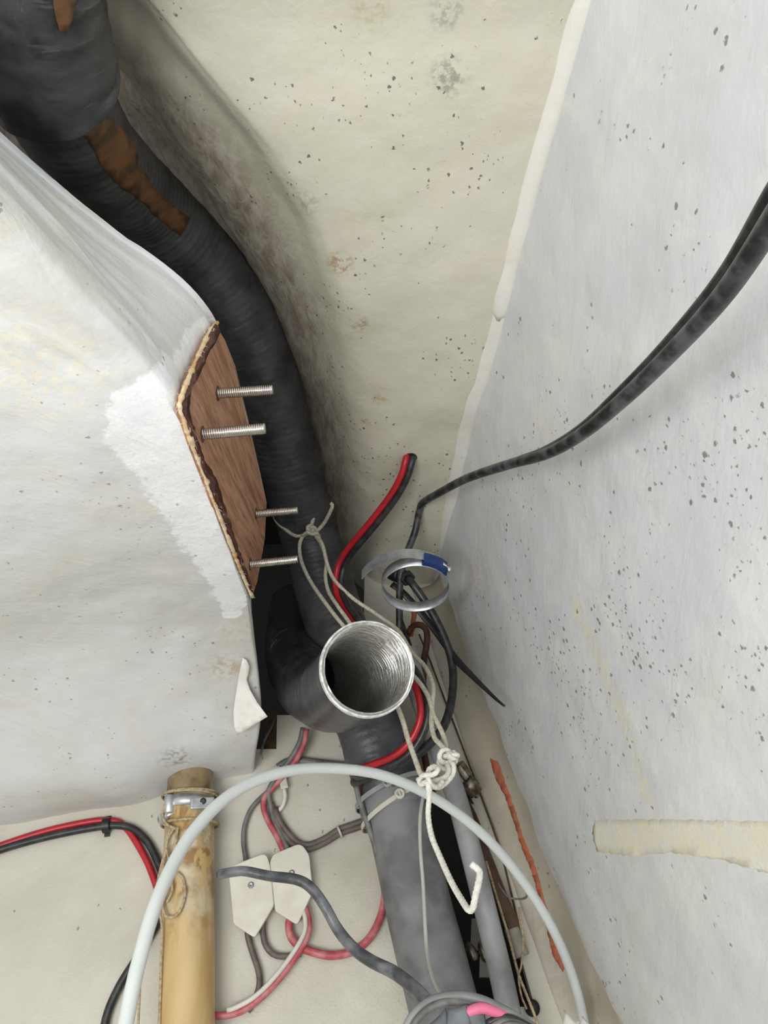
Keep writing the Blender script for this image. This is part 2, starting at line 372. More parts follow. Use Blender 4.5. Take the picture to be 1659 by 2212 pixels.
# end bulkhead with its two openings
M_wall = fibreglass('bulkhead_paint', (193, 189, 176), (188, 184, 170), (197, 194, 183), (0.2, 0, 0.4), lump=0.22, mold=0.06, fine=0.7, streak=0.12)
wr = thing('wall_back', 'beige painted end bulkhead behind the pipes and wires', 'wall', (0, YW, Z0)); wr['kind'] = 'structure'; del wr['category']
def wall_poly(name, pts):
    n = len(pts); vs = [Vector((x, YW, z + Z0)) for x, z in pts] + [Vector((x, YW + 0.012, z + Z0)) for x, z in pts]
    fs = [tuple(range(n))[::-1], tuple(range(n, 2 * n))] + [(i, (i + 1) % n, (i + 1) % n + n, i + n) for i in range(n)]
    return mesh(name, vs, fs, M_wall, wr, smooth=False, auto=True)
def wxz(px, py): p = on_y(px, py, YW); return (p.x, p.z - Z0)
hx = lambda z: hull_x(YW, z) + 0.03
a = wxz(597, 1560); b = wxz(597, 1618); k0 = wxz(905, 1720); k1 = wxz(1005, 1740); k2 = wxz(1110, 2010); k3 = wxz(1155, 2175); k4 = wxz(985, 2175)
wall_poly('bulkhead_panel', [(-0.95, -0.5), (k4[0], -0.5), k4, k0, (k0[0] - 0.0, a[1] + 0.01), (a[0], a[1] + 0.01), b, (-0.2, b[1] + 0.0), (-0.2, 0.40), (-0.95, 0.40)])
wall_poly('bulkhead_panel', [(k4[0], -0.5), (hx(-0.5), -0.5), (hx(0.66), 0.66), (-0.03, 0.66), (-0.03, a[1] + 0.01), (k0[0], a[1] + 0.01), k0, k1, k2, k3, k4])
pl = [Vector((-1.5, YW, -2)), Vector((1.5, YW, -2)), Vector((1.5, YW, 3)), Vector((-1.5, YW, 3))]
BV['wall'] = BVHTree.FromPolygons(pl, [(0, 1, 2, 3)])

# space beyond and the unseen rest of the locker
M_dark = simple('far_space_shade', (30, 28, 25), 0.85)  # near-black colour stands for the deep shade behind the openings
def slab(name, lo, hi, mat, label, cat='wall'):
    lo = Vector(lo); hi = Vector(hi); c = (lo + hi) / 2; h = (hi - lo) / 2
    vs, fs = obox(c, Vector((h.x, 0, 0)), Vector((0, h.y, 0)), Vector((0, 0, h.z)))
    o = mesh(name, vs, fs, mat, smooth=False, auto=True); return setprops(o, label, cat, None, 'structure')
slab('wall_far', (-1.1, 1.5, 0.35), (0.8, 1.53, 2.0), M_dark, 'shade-coloured wall far beyond the bulkhead opening')
slab('wall_outer', (-1.13, -0.4, 0.35), (-1.1, 1.53, 2.0), simple('locker_side_paint', (205, 204, 198), 0.6), 'pale painted far side of the locker')
slab('trim_1', (-1.1, 0.97, 1.97), (0.8, 1.5, 2.0), M_dark, 'shade-coloured deck above the far space', 'deck')
slab('trim_2', (0.3, 1.0, 0.35), (0.33, 1.5, 1.97), M_dark, 'shade-coloured hull side beyond the bulkhead')
slab('floor', (-1.1, -0.4, 0.36), (0.6, 1.53, 0.40), simple('locker_floor_paint', (214, 212, 206), 0.6), 'pale painted locker floor below the frame', 'floor')

# glass bead along the ceiling and hull joint
def bead(name, pts, wdt, h, key, mat):
    path = [hit(x, y, key) for x, y in pts]; rs, L = resample(path, 0.008); T, fr = frames(rs); vs = []; n = 9
    for i, p in enumerate(rs):
        s = i / (len(rs) - 1); nrm = Vector((-0.35, -0.1, -1)).normalized(); side = T[i].cross(nrm).normalized(); ww = wdt * (1 + 0.15 * nz(p, 30, 4)) * min(1, 0.35 + s * 30, 0.35 + (1 - s) * 30)
        for k in range(n):
            a = math.pi * k / (n - 1); vs.append(p + side * (math.cos(a) * ww) + nrm * (math.sin(a) * h) - nrm * 0.002)
    fs = [(i * n + k, i * n + k + 1, (i + 1) * n + k + 1, (i + 1) * n + k) for i in range(len(rs) - 1) for k in range(n - 1)]
    fs += [tuple(range(n)), tuple((len(rs) - 1) * n + k for k in range(n))[::-1]]
    return mesh(name, vs, fs, mat, auto=True)
M_bead = fibreglass('glass_tape_paint', (214, 212, 204), (206, 205, 196), (203, 200, 184), (0, 0, 0.2), lump=0.3, mold=0.25, fine=0.2, streak=0.2)
setprops(bead('trim_3', [(1300, -160), (1262, 0), (1215, 160), (1165, 330), (1120, 500), (1085, 640), (1078, 690)], 0.010, 0.006, 'ceiling', M_bead), 'rounded cream glass bead along the hull and deck joint', 'trim', None, 'structure')
setprops(bead('trim_4', [(1083, 655), (1070, 705), (1050, 770), (1020, 860), (1000, 930), (985, 1010), (968, 1100), (958, 1180), (952, 1250)], 0.011, 0.0045, 'ceiling', M_bead), 'speckled lower end of the glass bead beside the hull', 'trim', None, 'structure')
# rounded glass tabbing between bulkhead and hull
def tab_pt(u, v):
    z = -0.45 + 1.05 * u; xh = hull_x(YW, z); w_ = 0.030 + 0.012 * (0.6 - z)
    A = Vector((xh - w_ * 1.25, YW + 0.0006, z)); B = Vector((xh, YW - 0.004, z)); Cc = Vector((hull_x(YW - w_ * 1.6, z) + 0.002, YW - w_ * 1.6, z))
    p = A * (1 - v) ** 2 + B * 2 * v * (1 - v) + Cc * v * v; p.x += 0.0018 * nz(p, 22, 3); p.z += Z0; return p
M_tab = fibreglass('shaded_tabbing_paint', (170, 162, 146), (162, 154, 138), (178, 174, 162), (0, 0, 0.2), lump=0.4, mold=0.4, fine=0.3, streak=0.4)  # darker than the bulkhead paint: corner shade put into the colour
o = mesh('trim_5', *grid(90, 10, tab_pt), M_tab, keep_bvh='tab'); setprops(o, 'beige glass tabbing with corner shade in its colour, curving from bulkhead to hull', 'trim', None, 'structure'); solid(o, 0.003, -1)
BVW = BVHTree  # both surfaces together for the paint streak
def merge_bvh(key, *objs):
    V = []; Fc = []
    for ob in objs:
        o_ = len(V); M = wloc(ob); V += [v.co + M for v in ob.data.vertices]; Fc += [tuple(i + o_ for i in p.vertices) for p in ob.data.polygons]
    BV[key] = BVHTree.FromPolygons(V, Fc)
panels = [c for c in wr.children]
merge_bvh('corner', o, *panels)
M_orange = simple('orange_paint', (186, 98, 64), 0.65, c2=(150, 96, 70), scale=90, bump=0.3)
op = [(1058, 1638), (1076, 1645), (1092, 1690), (1112, 1745), (1128, 1800), (1140, 1830), (1158, 1875), (1172, 1925), (1186, 1975), (1205, 2040), (1222, 2090), (1216, 2100), (1196, 2070), (1182, 2010), (1166, 1945), (1148, 1880), (1128, 1835), (1110, 1775), (1092, 1722), (1070, 1680)]
decal('paint_streak', ragged(op, 6, 1.3, 3), 'corner', M_orange, wr, 0.0004, 10)['label'] = 'orange paint streak down the corner'
decal('paint_streak', ragged([(890, 1300), (905, 1303), (898, 1350), (893, 1375), (884, 1376), (888, 1345)], 8, 2, 5), 'corner', M_orange, wr, 0.0008, 14)
M_res = simple('old_tape_residue', (222, 216, 193), 0.5, c2=(216, 214, 204), scale=45, bump=0.4)
decal('tape_residue', ragged([(1285, 1772), (1430, 1770), (1560, 1772), (1700, 1776), (1840, 1782), (1840, 1902), (1700, 1888), (1640, 1882), (1560, 1858), (1450, 1842), (1370, 1850), (1290, 1840), (1278, 1800)], 6, 2.0, 8), 'hull', M_res, hull, 0.00015, 28)['label'] = 'yellowed strip of old masking tape'
0 and decal('tape_residue', ragged([(1236, 1282), (1250, 1300), (1300, 1400), (1345, 1490), (1385, 1580), (1425, 1690), (1432, 1770), (1385, 1770), (1372, 1660), (1338, 1560), (1290, 1450), (1240, 1330)], 14, 7, 9), 'hull', M_res, hull, 0.0007, 28)

# ------------------------------------------------------------------ object materials
def hose_mat(name, c, c2, pitch, strength, rough, scr=0.5, scrc=(120, 122, 124), spec=0.5):
    g = G(name); uv = g.uv(); s = g.sep(uv)
    wv = g.math('SINE', g.math('MULTIPLY', g.math('ADD', s[1], g.math('MULTIPLY', g.noise(25, 2), 0.004)), 2 * math.pi / pitch))
    nm = g.bump(wv, strength, 0.0015); nm = g.bump(g.noise(45, 4, 0.6), 0.45, 0.004, nm)
    sc = g.noise(1, 5, 0.65, g.mapv(uv, (6, 180, 1)), 0.3)
    col = g.mix(g.ss(g.noise(26, 4), 0.4, 0.68), lin(c), lin(c2))
    col = g.mix(g.math('MULTIPLY', g.math('MULTIPLY', g.ss(sc, 0.55, 0.75), g.ss(g.noise(14, 3), 0.42, 0.64)), scr), col, lin(scrc))
    return g.done(col, rough, 0, nm, spec)
M_hose = hose_mat('black_hose_wrap', (76, 76, 78), (52, 52, 54), 0.009, 0.12, 0.42, 0.5, (140, 141, 142))
M_sleeve = hose_mat('black_plastic_sleeve', (64, 65, 68), (30, 30, 32), 0.02, 0.2, 0.36, 0.7)
M_duct = hose_mat('black_duct_skin', (46, 47, 54), (28, 28, 33), 0.0026, 0.3, 0.22, 0.9, (140, 146, 162), 0.8)
M_grey = simple('grey_hose_rubber', (128, 128, 129), 0.62, c2=(98, 98, 99), scale=22, bump=0.3, bscale=250)
M_cond = simple('grey_conduit_plastic', (146, 146, 146), 0.5, c2=(116, 116, 116), scale=18, bump=0.15)
M_btape = simple('brown_tape', (116, 78, 46), 0.45, c2=(70, 52, 36), scale=55, bump=0.4, bscale=120)
g = G('corrugated_foil'); fn = g.noise(150, 3, 0.6, dist=0.8)
M_foil = g.done(g.mix(g.ss(fn, 0.4, 0.6), lin((240, 239, 234)), lin((214, 212, 205))), g.math('ADD', g.math('MULTIPLY', fn, 0.15), 0.16), 0.9, g.bump(fn, 0.15, 0.0009))
M_rim = simple('torn_foil_edge', (222, 222, 218), 0.45, 0.35, c2=(180, 180, 176), scale=200, bump=0.5)
M_steel = simple('stainless_thread', (196, 190, 182), 0.28, 1.0, var=0.2, scale=200)
M_clamp = simple('stainless_band', (214, 217, 220), 0.36, 0.75, c2=(170, 174, 178), scale=40)
M_blue = simple('blue_paint', (34, 62, 116), 0.45, c2=(26, 46, 92), scale=120)
M_brass = simple('tarnished_nickel', (150, 142, 126), 0.38, 0.9, c2=(92, 84, 70), scale=120)
M_red = simple('red_insulation', (182, 34, 44), 0.35, var=0.2, scale=90)
M_redo = simple('faded_red_insulation', (176, 74, 80), 0.5, c2=(196, 128, 128), scale=60)
M_pink = simple('pink_insulation', (226, 116, 148), 0.45, var=0.15)
M_blk = simple('black_insulation', (34, 34, 37), 0.38, c2=(58, 58, 60), scale=110, bump=0.2)
M_blk2 = simple('scuffed_black_jacket', (30, 30, 33), 0.4, c2=(84, 85, 88), scale=55, bump=0.3)
M_gw = simple('grey_insulation', (120, 119, 116), 0.5, c2=(92, 90, 88), scale=70)
M_brw = simple('grey_brown_insulation', (112, 102, 96), 0.55, c2=(90, 76, 72), scale=60)
M_ww = simple('white_insulation', (216, 212, 202), 0.45, var=0.1)
M_twine = simple('cream_twine', (206, 200, 182), 0.85, c2=(180, 172, 150), scale=300, bump=0.5, bscale=900)
M_cord = simple('white_cord', (228, 226, 216), 0.85, c2=(208, 204, 190), scale=300, bump=0.5, bscale=900)
M_jute = simple('jute_twine', (190, 170, 136), 0.9, c2=(150, 132, 102), scale=300, bump=0.5, bscale=900)
M_pe = simple('milky_polyethylene', (230, 232, 230), 0.3, var=0.06, scale=30, Transmission_Weight=0.25, Subsurface_Weight=0.15)
M_tie = simple('natural_nylon', (206, 202, 188), 0.4, var=0.1)
M_gtie = simple('dusty_grey_nylon', (150, 151, 150), 0.45, var=0.15)
M_tag = simple('white_tag_plastic', (222, 218, 204), 0.5, c2=(212, 206, 190), scale=40, bump=0.08)
M_paper = simple('white_paper', (236, 232, 226), 0.7, c2=(226, 220, 212), scale=60)
M_wood = simple('brown_wood', (92, 66, 44), 0.7, c2=(64, 46, 30), scale=60, bump=0.3)
M_glue = simple('dark_red_resin', (98, 40, 32), 0.25, c2=(66, 26, 20), scale=150, bump=0.5)
M_lip = simple('cut_laminate_edge', (230, 216, 184), 0.7, c2=(200, 160, 108), scale=50, bump=0.6, bscale=500)
g = G('plywood_face'); pv = g.mapv(g.mapv(g.pos, (1, 1, 1), (math.radians(-16), 0, 0)), (1, 14, 150)); n1 = g.noise(1, 5, 0.62, pv, 0.6); n2 = g.noise(1, 3, 0.5, g.mapv(g.mapv(g.pos, (1, 1, 1), (math.radians(-16), 0, 0)), (1, 45, 420)))
col = g.mix(g.ss(n1, 0.36, 0.66), lin((184, 138, 108)), lin((140, 94, 66))); col = g.mix(g.math('MULTIPLY', g.ss(n2, 0.58, 0.7), 0.65), col, lin((104, 60, 40)))
col = g.mix(g.math('MULTIPLY', g.ss(g.noise(60, 4, 0.7), 0.66, 0.72), 0.8), col, lin((96, 48, 30)))
M_ply = g.done(col, 0.62, 0, g.bump(n2, 0.25, 0.0008))
g = G('tan_tube_varnish'); v = g.mapv(g.pos, (40, 40, 7)); n1 = g.noise(1, 4, 0.6, v, 0.5); zz = g.sep(g.pos)[2]
base = g.mix(g.ss(n1, 0.35, 0.7), lin((206, 178, 128)), lin((190, 158, 104)))
dirt = g.math('MULTIPLY', g.ss(g.noise(1, 5, 0.65, g.mapv(g.pos, (55, 55, 22)), 0.8), 0.42, 0.52), g.ss(zz, Z0 + 0.10, Z0 + 0.19))
M_tan = g.done(g.mix(dirt, base, g.mix(g.ss(g.noise(30, 3), 0.42, 0.6), lin((150, 116, 72)), lin((204, 192, 164)))), 0.32, 0, g.bump(g.noise(90, 3), 0.12, 0.001))
M_resin = simple('brown_resin', (150, 132, 98), 0.25, c2=(96, 68, 38), scale=22, bump=0.2)
M_gland = simple('black_nylon', (32, 32, 34), 0.4, var=0.2)
M_gtape = simple('grey_duct_tape', (118, 121, 124), 0.4, c2=(88, 90, 94), scale=40, bump=0.4, bscale=90)

# ------------------------------------------------------------------ black hose from the top left down to the grey hose
HP = [P(40, -420, 0.40), P(50, -180, 0.445), P(66, 0, 0.485), P(95, 140, 0.525), P(165, 290, 0.60), P(245, 380, 0.68), P(335, 462, 0.76), P(445, 575, 0.83), P(528, 705, 0.885), P(586, 860, 0.94), P(628, 1010, 1.0), P(668, 1150, 1.05), P(706, 1290, 1.03), P(752, 1430, 0.975), P(800, 1575, 0.925), P(846, 1715, 0.895)]
RH = 0.0415
ht = thing('insulated_hose', 'long black taped hose running from top left down the dark gully', 'hose', P(846, 1715, 0.895))
hose = tube('hose_body', HP, RH, M_hose, ht, step=0.004, n=44, mod=lambda s, a, p: 1 + 0.03 * noise.noise(Vector((math.cos(a) * 1.3, math.sin(a) * 1.3, s * 28))) + 0.004 * math.sin(s * 380 + 2 * math.cos(a)) * (0.5 + noise.noise(Vector((math.cos(a), math.sin(a), s * 12)))) + 0.014 * noise.noise(Vector((math.cos(a) * 3, math.sin(a) * 3, s * 120))), keep_bvh='hose')
sl = [HP[0], HP[1], HP[2], HP[3], P(112, 178, 0.54)]
slv = tube('plastic_sleeve', sl, lambda s: RH + 0.0065 + (0.002 if s > 0.97 else 0), M_sleeve, ht, step=0.003, n=56, caps=False, mod=lambda s, a, p: 1 + 0.05 * noise.noise(Vector((math.cos(a) * 1.6, math.sin(a) * 1.6, s * 45))) + 0.018 * noise.noise(Vector((math.cos(a) * 5, math.sin(a) * 5, s * 130))), keep_bvh='sleeve'); slv['label'] = 'wrinkled black plastic sleeve'
decal('tape_patch', ragged([(150, 212), (196, 205), (214, 250), (250, 262), (292, 320), (300, 362), (352, 432), (408, 470), (388, 508), (330, 462), (290, 420), (262, 410), (214, 350), (176, 278)], 12, 3, 1), 'hose', M_btape, hose, 0.0012, 18)['label'] = 'peeling brown tape'
decal('tape_patch', ragged([(116, -20), (170, -20), (150, 50), (140, 70), (124, 66), (118, 30)], 10, 3, 2), 'sleeve', M_btape, slv, 0.0012, 16)

# open duct elbow
ED = [P(640, 1310, 1.16), P(634, 1360, 1.10), P(640, 1425, 1.00), P(668, 1478, 0.89), P(716, 1496, 0.79), P(764, 1470, 0.695), P(795, 1443, 0.632)]
et = thing('flexible_duct', 'short black duct elbow with open silver foil end facing out', 'duct', P(700, 1580, 0.80))
tube('outer_skin', ED, 0.0405, M_duct, et, step=0.003, n=56, caps=False, mod=lambda s, a, p: 1 + 0.03 * noise.noise(Vector((math.cos(a) * 1.2, math.sin(a) * 1.2, s * 20))) + 0.010 * noise.noise(Vector((math.cos(a) * 3, math.sin(a) * 3, s * 90))), keep_bvh='duct')
lin_ = o = tube('foil_liner', ED, 0.0388, M_foil, et, step=0.00052, n=72, caps=False, mod=lambda s, a, p: 1 - 0.012 + 0.034 * math.sin(s * 2 * math.pi / 0.0033 + a + 1.5 * noise.noise(Vector((math.cos(a) * 2, math.sin(a) * 2, s * 40)))) + 0.004 * noise.noise(Vector((math.cos(a) * 9, math.sin(a) * 9, s * 260))))
o['label'] = 'ribbed silver foil lining'
o.data.flip_normals()
ax = (ED[-1] - ED[-2]).normalized(); u = ax.cross(Vector((0, 0, 1))).normalized(); v = u.cross(ax)
vs = []; n = 90
for k in range(n):
    a = 2 * math.pi * k / n; e = 0.0022 * noise.noise(Vector((math.cos(a) * 4, math.sin(a) * 4, 2))) + 0.001 * random.random()
    d = u * math.cos(a) + v * math.sin(a)
    wr_ = 0.0012 + 0.0010 * (1 - math.cos(a - 2.6)) * 0.5
    for rr, h in ((0.0392, -0.004), (0.0392, 0.0008 + e), (0.0392 + wr_ * 0.5, 0.0016 + e), (0.0393 + wr_, 0.0010 + e), (0.0397 + wr_, -0.0025 - 1.5 * e)): vs.append(ED[-1] + d * rr + ax * h)
fs = [(k * 5 + j, k * 5 + j + 1, ((k + 1) % n) * 5 + j + 1, ((k + 1) % n) * 5 + j) for k in range(n) for j in range(4)]
mesh('foil_rim', vs, fs, M_rim, lin_, auto=True)['label'] = 'torn white foil edge'

# grey hose below, with two cable ties
GP = [P(846, 1715, 0.895), P(868, 1800, 0.868), P(900, 1940, 0.832), P(935, 2080, 0.80), P(975, 2240, 0.77), P(1005, 2360, 0.745)]
gt = thing('grey_hose', 'thick dusty grey hose standing below the black hose, in front of bulkhead', 'hose', GP[-1])
tube('hose_wall', GP, 0.0375, M_grey, gt, step=0.006, n=40, mod=lambda s, a, p: 1 + 0.02 * noise.noise(Vector((math.cos(a) * 1.2, math.sin(a) * 1.2, s * 16))))
tube('hose_cuff', [P(840, 1697, 0.899), P(846, 1715, 0.895), P(856, 1752, 0.884)], 0.0425, M_grey, gt, step=0.004, n=40)
def ring_band(c, axis, r, wd, th, n=40, a0=0, a1=2 * math.pi, up=None):
    axis = axis.normalized(); u = (up - axis * up.dot(axis)).normalized() if up else axis.cross(Vector((0.2, 0.1, 0.97))).normalized(); v = axis.cross(u); vs = []; full = abs(a1 - a0 - 2 * math.pi) < 1e-4
    m = n if full else n + 1
    for k in range(m):
        a = a0 + (a1 - a0) * k / n; d = u * math.cos(a) + v * math.sin(a)
        for rr, h in ((r, -wd / 2), (r + th, -wd / 2), (r + th, wd / 2), (r, wd / 2)): vs.append(c + d * rr + axis * h)
    fs = []
    for k in range(n if full else n):
        q = (k + 1) % m
        for j in range(4): fs.append((k * 4 + j, k * 4 + (j + 1) % 4, q * 4 + (j + 1) % 4, q * 4 + j))
    if not full: fs += [(0, 1, 2, 3), tuple((m - 1) * 4 + j for j in (3, 2, 1, 0))]
    return vs, fs
gax = (GP[1] - GP[0]).normalized()
def cable_tie(px0, py0, hx_, slope, R_, mat, label):
    c = P(px0, py0, 0.889); X = (VX - gax * VX.dot(gax)).normalized(); Y = gax.cross(X)
    if Y.y > 0: Y = -Y
    t = thing('cable_tie', label, 'cable tie', c, 'cable ties on the grey hose')
    def cpos(a, r): rd = X * math.cos(a) + Y * math.sin(a); return c + rd * r - gax * (slope * R_ * math.cos(a)), rd
    vs = []; n = 56
    for k in range(n):
        p, rd = cpos(2 * math.pi * k / n, R_)
        for rr, h in ((0, -0.0027), (0.0013, -0.0027), (0.0013, 0.0027), (0, 0.0027)): vs.append(p + rd * rr + gax * h)
    fs = [(k * 4 + j, k * 4 + (j + 1) % 4, ((k + 1) % n) * 4 + (j + 1) % 4, ((k + 1) % n) * 4 + j) for k in range(n) for j in range(4)]
    mesh('strap', vs, fs, mat, t, smooth=False, auto=True)
    a = math.acos(max(-1, min(1, (hx_ - px0) / (R_ * F / 0.85)))); hc, dirn = cpos(a, R_ + 0.001)
    lh = mesh('lock_head', *lathe([(0.0058, 0), (0.0064, 0.003), (0.0056, 0.0056), (0.0034, 0.0062), (0.0030, 0.0035)], hc, dirn, 20), mat, t, auto=True)
    mesh('pawl', *obox(hc + dirn * 0.0052, dirn.cross(gax) * 0.0008, gax * 0.0040, dirn * 0.0014), mat, lh, smooth=False, auto=True)
    return t
VX, VY, VZ = Vector((1, 0, 0)), Vector((0, CS, SN)), Vector((0, -SN, CS))
cable_tie(846, 1712, 836, 0.16, 0.0452, M_gtie, 'dusty grey cable tie around the hose cuff, upper of two')
cable_tie(856, 1744, 862, 0.30, 0.0452, M_tie, 'pale nylon cable tie with round head, lower of two')

# second thin conduit to the right
CP = [W(880, 1400, 0.10), W(905, 1500, 0.085), W(945, 1610, 0.075), W(985, 1720, 0.07), W(1020, 1850, 0.065), W(1052, 1980, 0.06), W(1083, 2110, 0.055), W(1110, 2240, 0.05), W(1130, 2340, 0.05)]
o = tube('grey_conduit', CP, 0.0125, M_cond, step=0.006, n=24, flat=0.8); setprops(o, 'slim grey conduit leaning beside the thick grey hose', 'conduit')

# ------------------------------------------------------------------ plywood pad and its bolts
XP = -0.1295
ptb = [on_x(x, y, XP) for x, y in ((466, 702), (486, 735), (508, 790), (543, 935), (576, 1085), (572, 1165), (556, 1255), (546, 1285), (470, 1092), (420, 958), (394, 880), (412, 818), (440, 755))]
pt = thing('plywood_pad', 'reddish plywood backing pad set in the white moulding', 'plywood', ptb[7])
n = len(ptb); vs = ptb + [p + Vector((-0.005, 0, 0)) for p in ptb]
fs = [tuple(range(n)), tuple(range(n, 2 * n))[::-1]] + [(i, (i + 1) % n, (i + 1) % n + n, i + n) for i in range(n)]
brd = mesh('board', vs, fs, M_ply, pt, smooth=False, auto=True, keep_bvh='ply')
BV['plyplane'] = BVHTree.FromPolygons([Vector((XP, a, b)) for a, b in ((-1, -1), (3, -1), (3, 3), (-1, 3))], [(0, 1, 2, 3)])
gl = ragged([(463, 700), (474, 716), (462, 740), (440, 785), (415, 835), (406, 880), (418, 925), (436, 985), (470, 1040), (482, 1090), (505, 1160), (530, 1230), (548, 1282), (540, 1272), (468, 1092), (418, 958), (392, 880), (410, 818), (438, 755)], 9, 2.2, 4)
decal('resin_smear', gl, 'plyplane', M_glue, brd, 0.0008, 20)['label'] = 'dark red resin squeezed out along the edge'
edge = [on_x(x, y, XP - 0.001) for x, y in ((470, 697), (456, 712), (436, 752), (408, 815), (389, 868), (390, 884), (414, 955), (440, 1020), (466, 1092), (500, 1180), (530, 1255), (546, 1290))]
tube('laminate_edge', edge, 0.0017, M_lip, block, step=0.002, n=8, mod=lambda s, a, p: 1 + 0.5 * noise.noise(p * 160) + 0.3 * noise.noise(p * 500))['label'] = 'ragged cream cut edge of the glass laminate'
M_hair = simple('loose_glass_fibres', (238, 238, 240), 0.8)
rnd = random.Random(3); hv = []; hf = []
epts, _ = resample(edge, 0.0022)
for p in epts:
    if rnd.random() < 0.4:
        q = p + Vector((rnd.uniform(-0.006, 0.004), rnd.uniform(-0.002, 0.002), rnd.uniform(-0.004, 0.004))); e = p + (q - p) * rnd.uniform(0.4, 0.9) + Vector((0.0, -0.0015, 0))
        a, b, _u = tube_data([p, e, q + Vector((0.001, 0, 0))], 0.00013, step=0.002, n=4); k = len(hv); hv += a; hf += [tuple(i + k for i in f) for f in b]
o = mesh('glass_fibres', hv, hf, M_hair, block); o['kind'] = 'stuff'
def bolt_mesh(L, r):
    pitch = 0.0016; vs = []; fs = []; n = 16; rings = int(L / pitch * 4)
    for i in range(rings + 1):
        h = -0.012 + (L + 0.012) * i / rings
        for k in range(n):
            a = 2 * math.pi * k / n; ph = (h / pitch - k / n) % 1; rr = r * (0.80 + 0.20 * abs(2 * ph - 1) * 1.0)
            if h > L - 0.001: rr = r * 0.84
            vs.append(Vector((h, rr * math.cos(a), rr * math.sin(a))))
    for i in range(rings):
        for k in range(n): fs.append((i * n + k, i * n + (k + 1) % n, (i + 1) * n + (k + 1) % n, (i + 1) * n + k))
    fs += [tuple(range(n))[::-1], tuple(rings * n + k for k in range(n))]
    return vs, fs
bl = [((470, 850), (589, 842), 'stainless stud at the upper back of the plywood pad'), ((437, 938), (573, 926), 'thickest looking stainless stud, nearest on the plywood pad'),
      ((553, 1110), (643, 1102), 'small stainless stud at the lower back of the plywood pad'), ((540, 1219), (643, 1208), 'lowest stainless stud, in front of the black gap')]
for (b0, b1, lab) in bl:
    p0 = on_x(b0[0], b0[1], XP); d = (p0 - C0).y * CS + (p0 - C0).z * SN
    p1 = P(b1[0], b1[1], d); dr = (p1 - p0); L = dr.length
    vs, fs = bolt_mesh(L, 0.0044); M = dr.to_track_quat('X', 'Z').to_matrix()
    t = thing('threaded_stud', lab, 'bolt', p0, 'stainless studs through the plywood pad')
    mesh('thread', [p0 + M @ q for q in vs], fs, M_steel, t, auto=True)
    mesh('drilled_hole', *lathe([(0.0058, -0.0005), (0.0060, 0.0004), (0.0045, 0.0005)], p0, Vector((1, 0, 0)), 18), M_glue, t, auto=True)

# ------------------------------------------------------------------ cords
def knot_pts(c, s, ux, uy, uz, n=40, p=2, q=3):
    out = []
    for i in range(n + 1):
        t = 2 * math.pi * i / n; r = 1 + 0.45 * math.cos(q * t / 1.0)
        out.append(c + (ux * (r * math.cos(p * t)) + uy * (r * math.sin(p * t)) + uz * (-0.55 * math.sin(q * t))) * s)
    return out
VX, VY, VZ = Vector((1, 0, 0)), Vector((0, CS, SN)), Vector((0, -SN, CS))      # camera right, forward, up
RC = 0.0027
ct = thing('knotted_cord', 'thin white cord tied round the black hose and hanging in knotted loops', 'cord', P(1016, 1966, 0.55))
rm = rope_mod(0.012, 3, 0.22)
def strand(name, pts, r=RC, mat=M_cord, parent=ct, step=0.0016, n=10): return tube(name, [P(*q) for q in pts], r, mat, parent, step=step, n=n, mod=rm)
strand('strand', [(671, 1150, 1.0), (655, 1158, 1.0), (647, 1180, 0.995), (652, 1215, 0.985), (672, 1258, 0.965), (705, 1305, 0.93), (742, 1352, 0.89), (800, 1415, 0.85), (860, 1440, 0.835), (890, 1457, 0.82), (922, 1498, 0.79), (937, 1545, 0.765), (955, 1582, 0.745), (963, 1610, 0.73), (962, 1632, 0.715)], mat=M_twine)
strand('strand', [(680, 1155, 0.998), (694, 1176, 0.99), (705, 1210, 0.985), (703, 1245, 0.975), (710, 1278, 0.96), (730, 1310, 0.93), (755, 1345, 0.90), (820, 1440, 0.83), (864, 1540, 0.755), (880, 1592, 0.73), (895, 1635, 0.71), (908, 1670, 0.69), (920, 1684, 0.682)], mat=M_twine)
strand('strand', [(682, 1152, 1.0), (697, 1178, 0.985), (706, 1215, 0.98), (722, 1252, 0.97), (762, 1292, 0.955), (815, 1328, 0.935), (860, 1362, 0.90), (890, 1410, 0.855), (918, 1440, 0.83), (935, 1480, 0.80), (934, 1518, 0.78), (932, 1560, 0.755), (938, 1592, 0.735), (955, 1612, 0.72), (972, 1630, 0.71)], mat=M_twine)
strand('strand', [(671, 1142, 1.0), (678, 1115, 1.005), (685, 1080, 1.015), (690, 1045, 1.03), (685, 1012, 1.06)], mat=M_twine)
strand('loose_end', [(684, 1148, 1.0), (700, 1130, 0.995), (712, 1108, 0.985), (718, 1092, 0.98), (714, 1087, 0.98)], mat=M_twine)
strand('strand', [(668, 1152, 1.0), (640, 1158, 1.005), (612, 1140, 1.015), (597, 1125, 1.03), (592, 1110, 1.06)], mat=M_twine)
tube('knot', knot_pts(P(672, 1144, 0.998), 0.0042, VX, VZ, VY), RC * 0.95, M_twine, ct, step=0.0012, n=8, mod=rm)
tube('knot', [P(654, 1157, 0.998), P(664, 1150, 0.992), P(674, 1154, 0.990), P(684, 1152, 0.994), P(690, 1160, 1.0)], RC, M_twine, ct, step=0.0012, n=8, mod=rm)
tube('knot', knot_pts(P(965, 1640, 0.71), 0.0062, VX, VZ, VY), RC, M_cord, ct, step=0.0012, n=8, mod=rm)
tube('knot', knot_pts(P(978, 1632, 0.708), 0.0035, VX, VY, VZ), RC * 0.9, M_cord, ct, step=0.0012, n=8, mod=rm)
strand('strand', [(972, 1642, 0.708), (980, 1655, 0.703), (978, 1672, 0.70), (966, 1688, 0.695), (950, 1700, 0.69), (934, 1700, 0.686)])
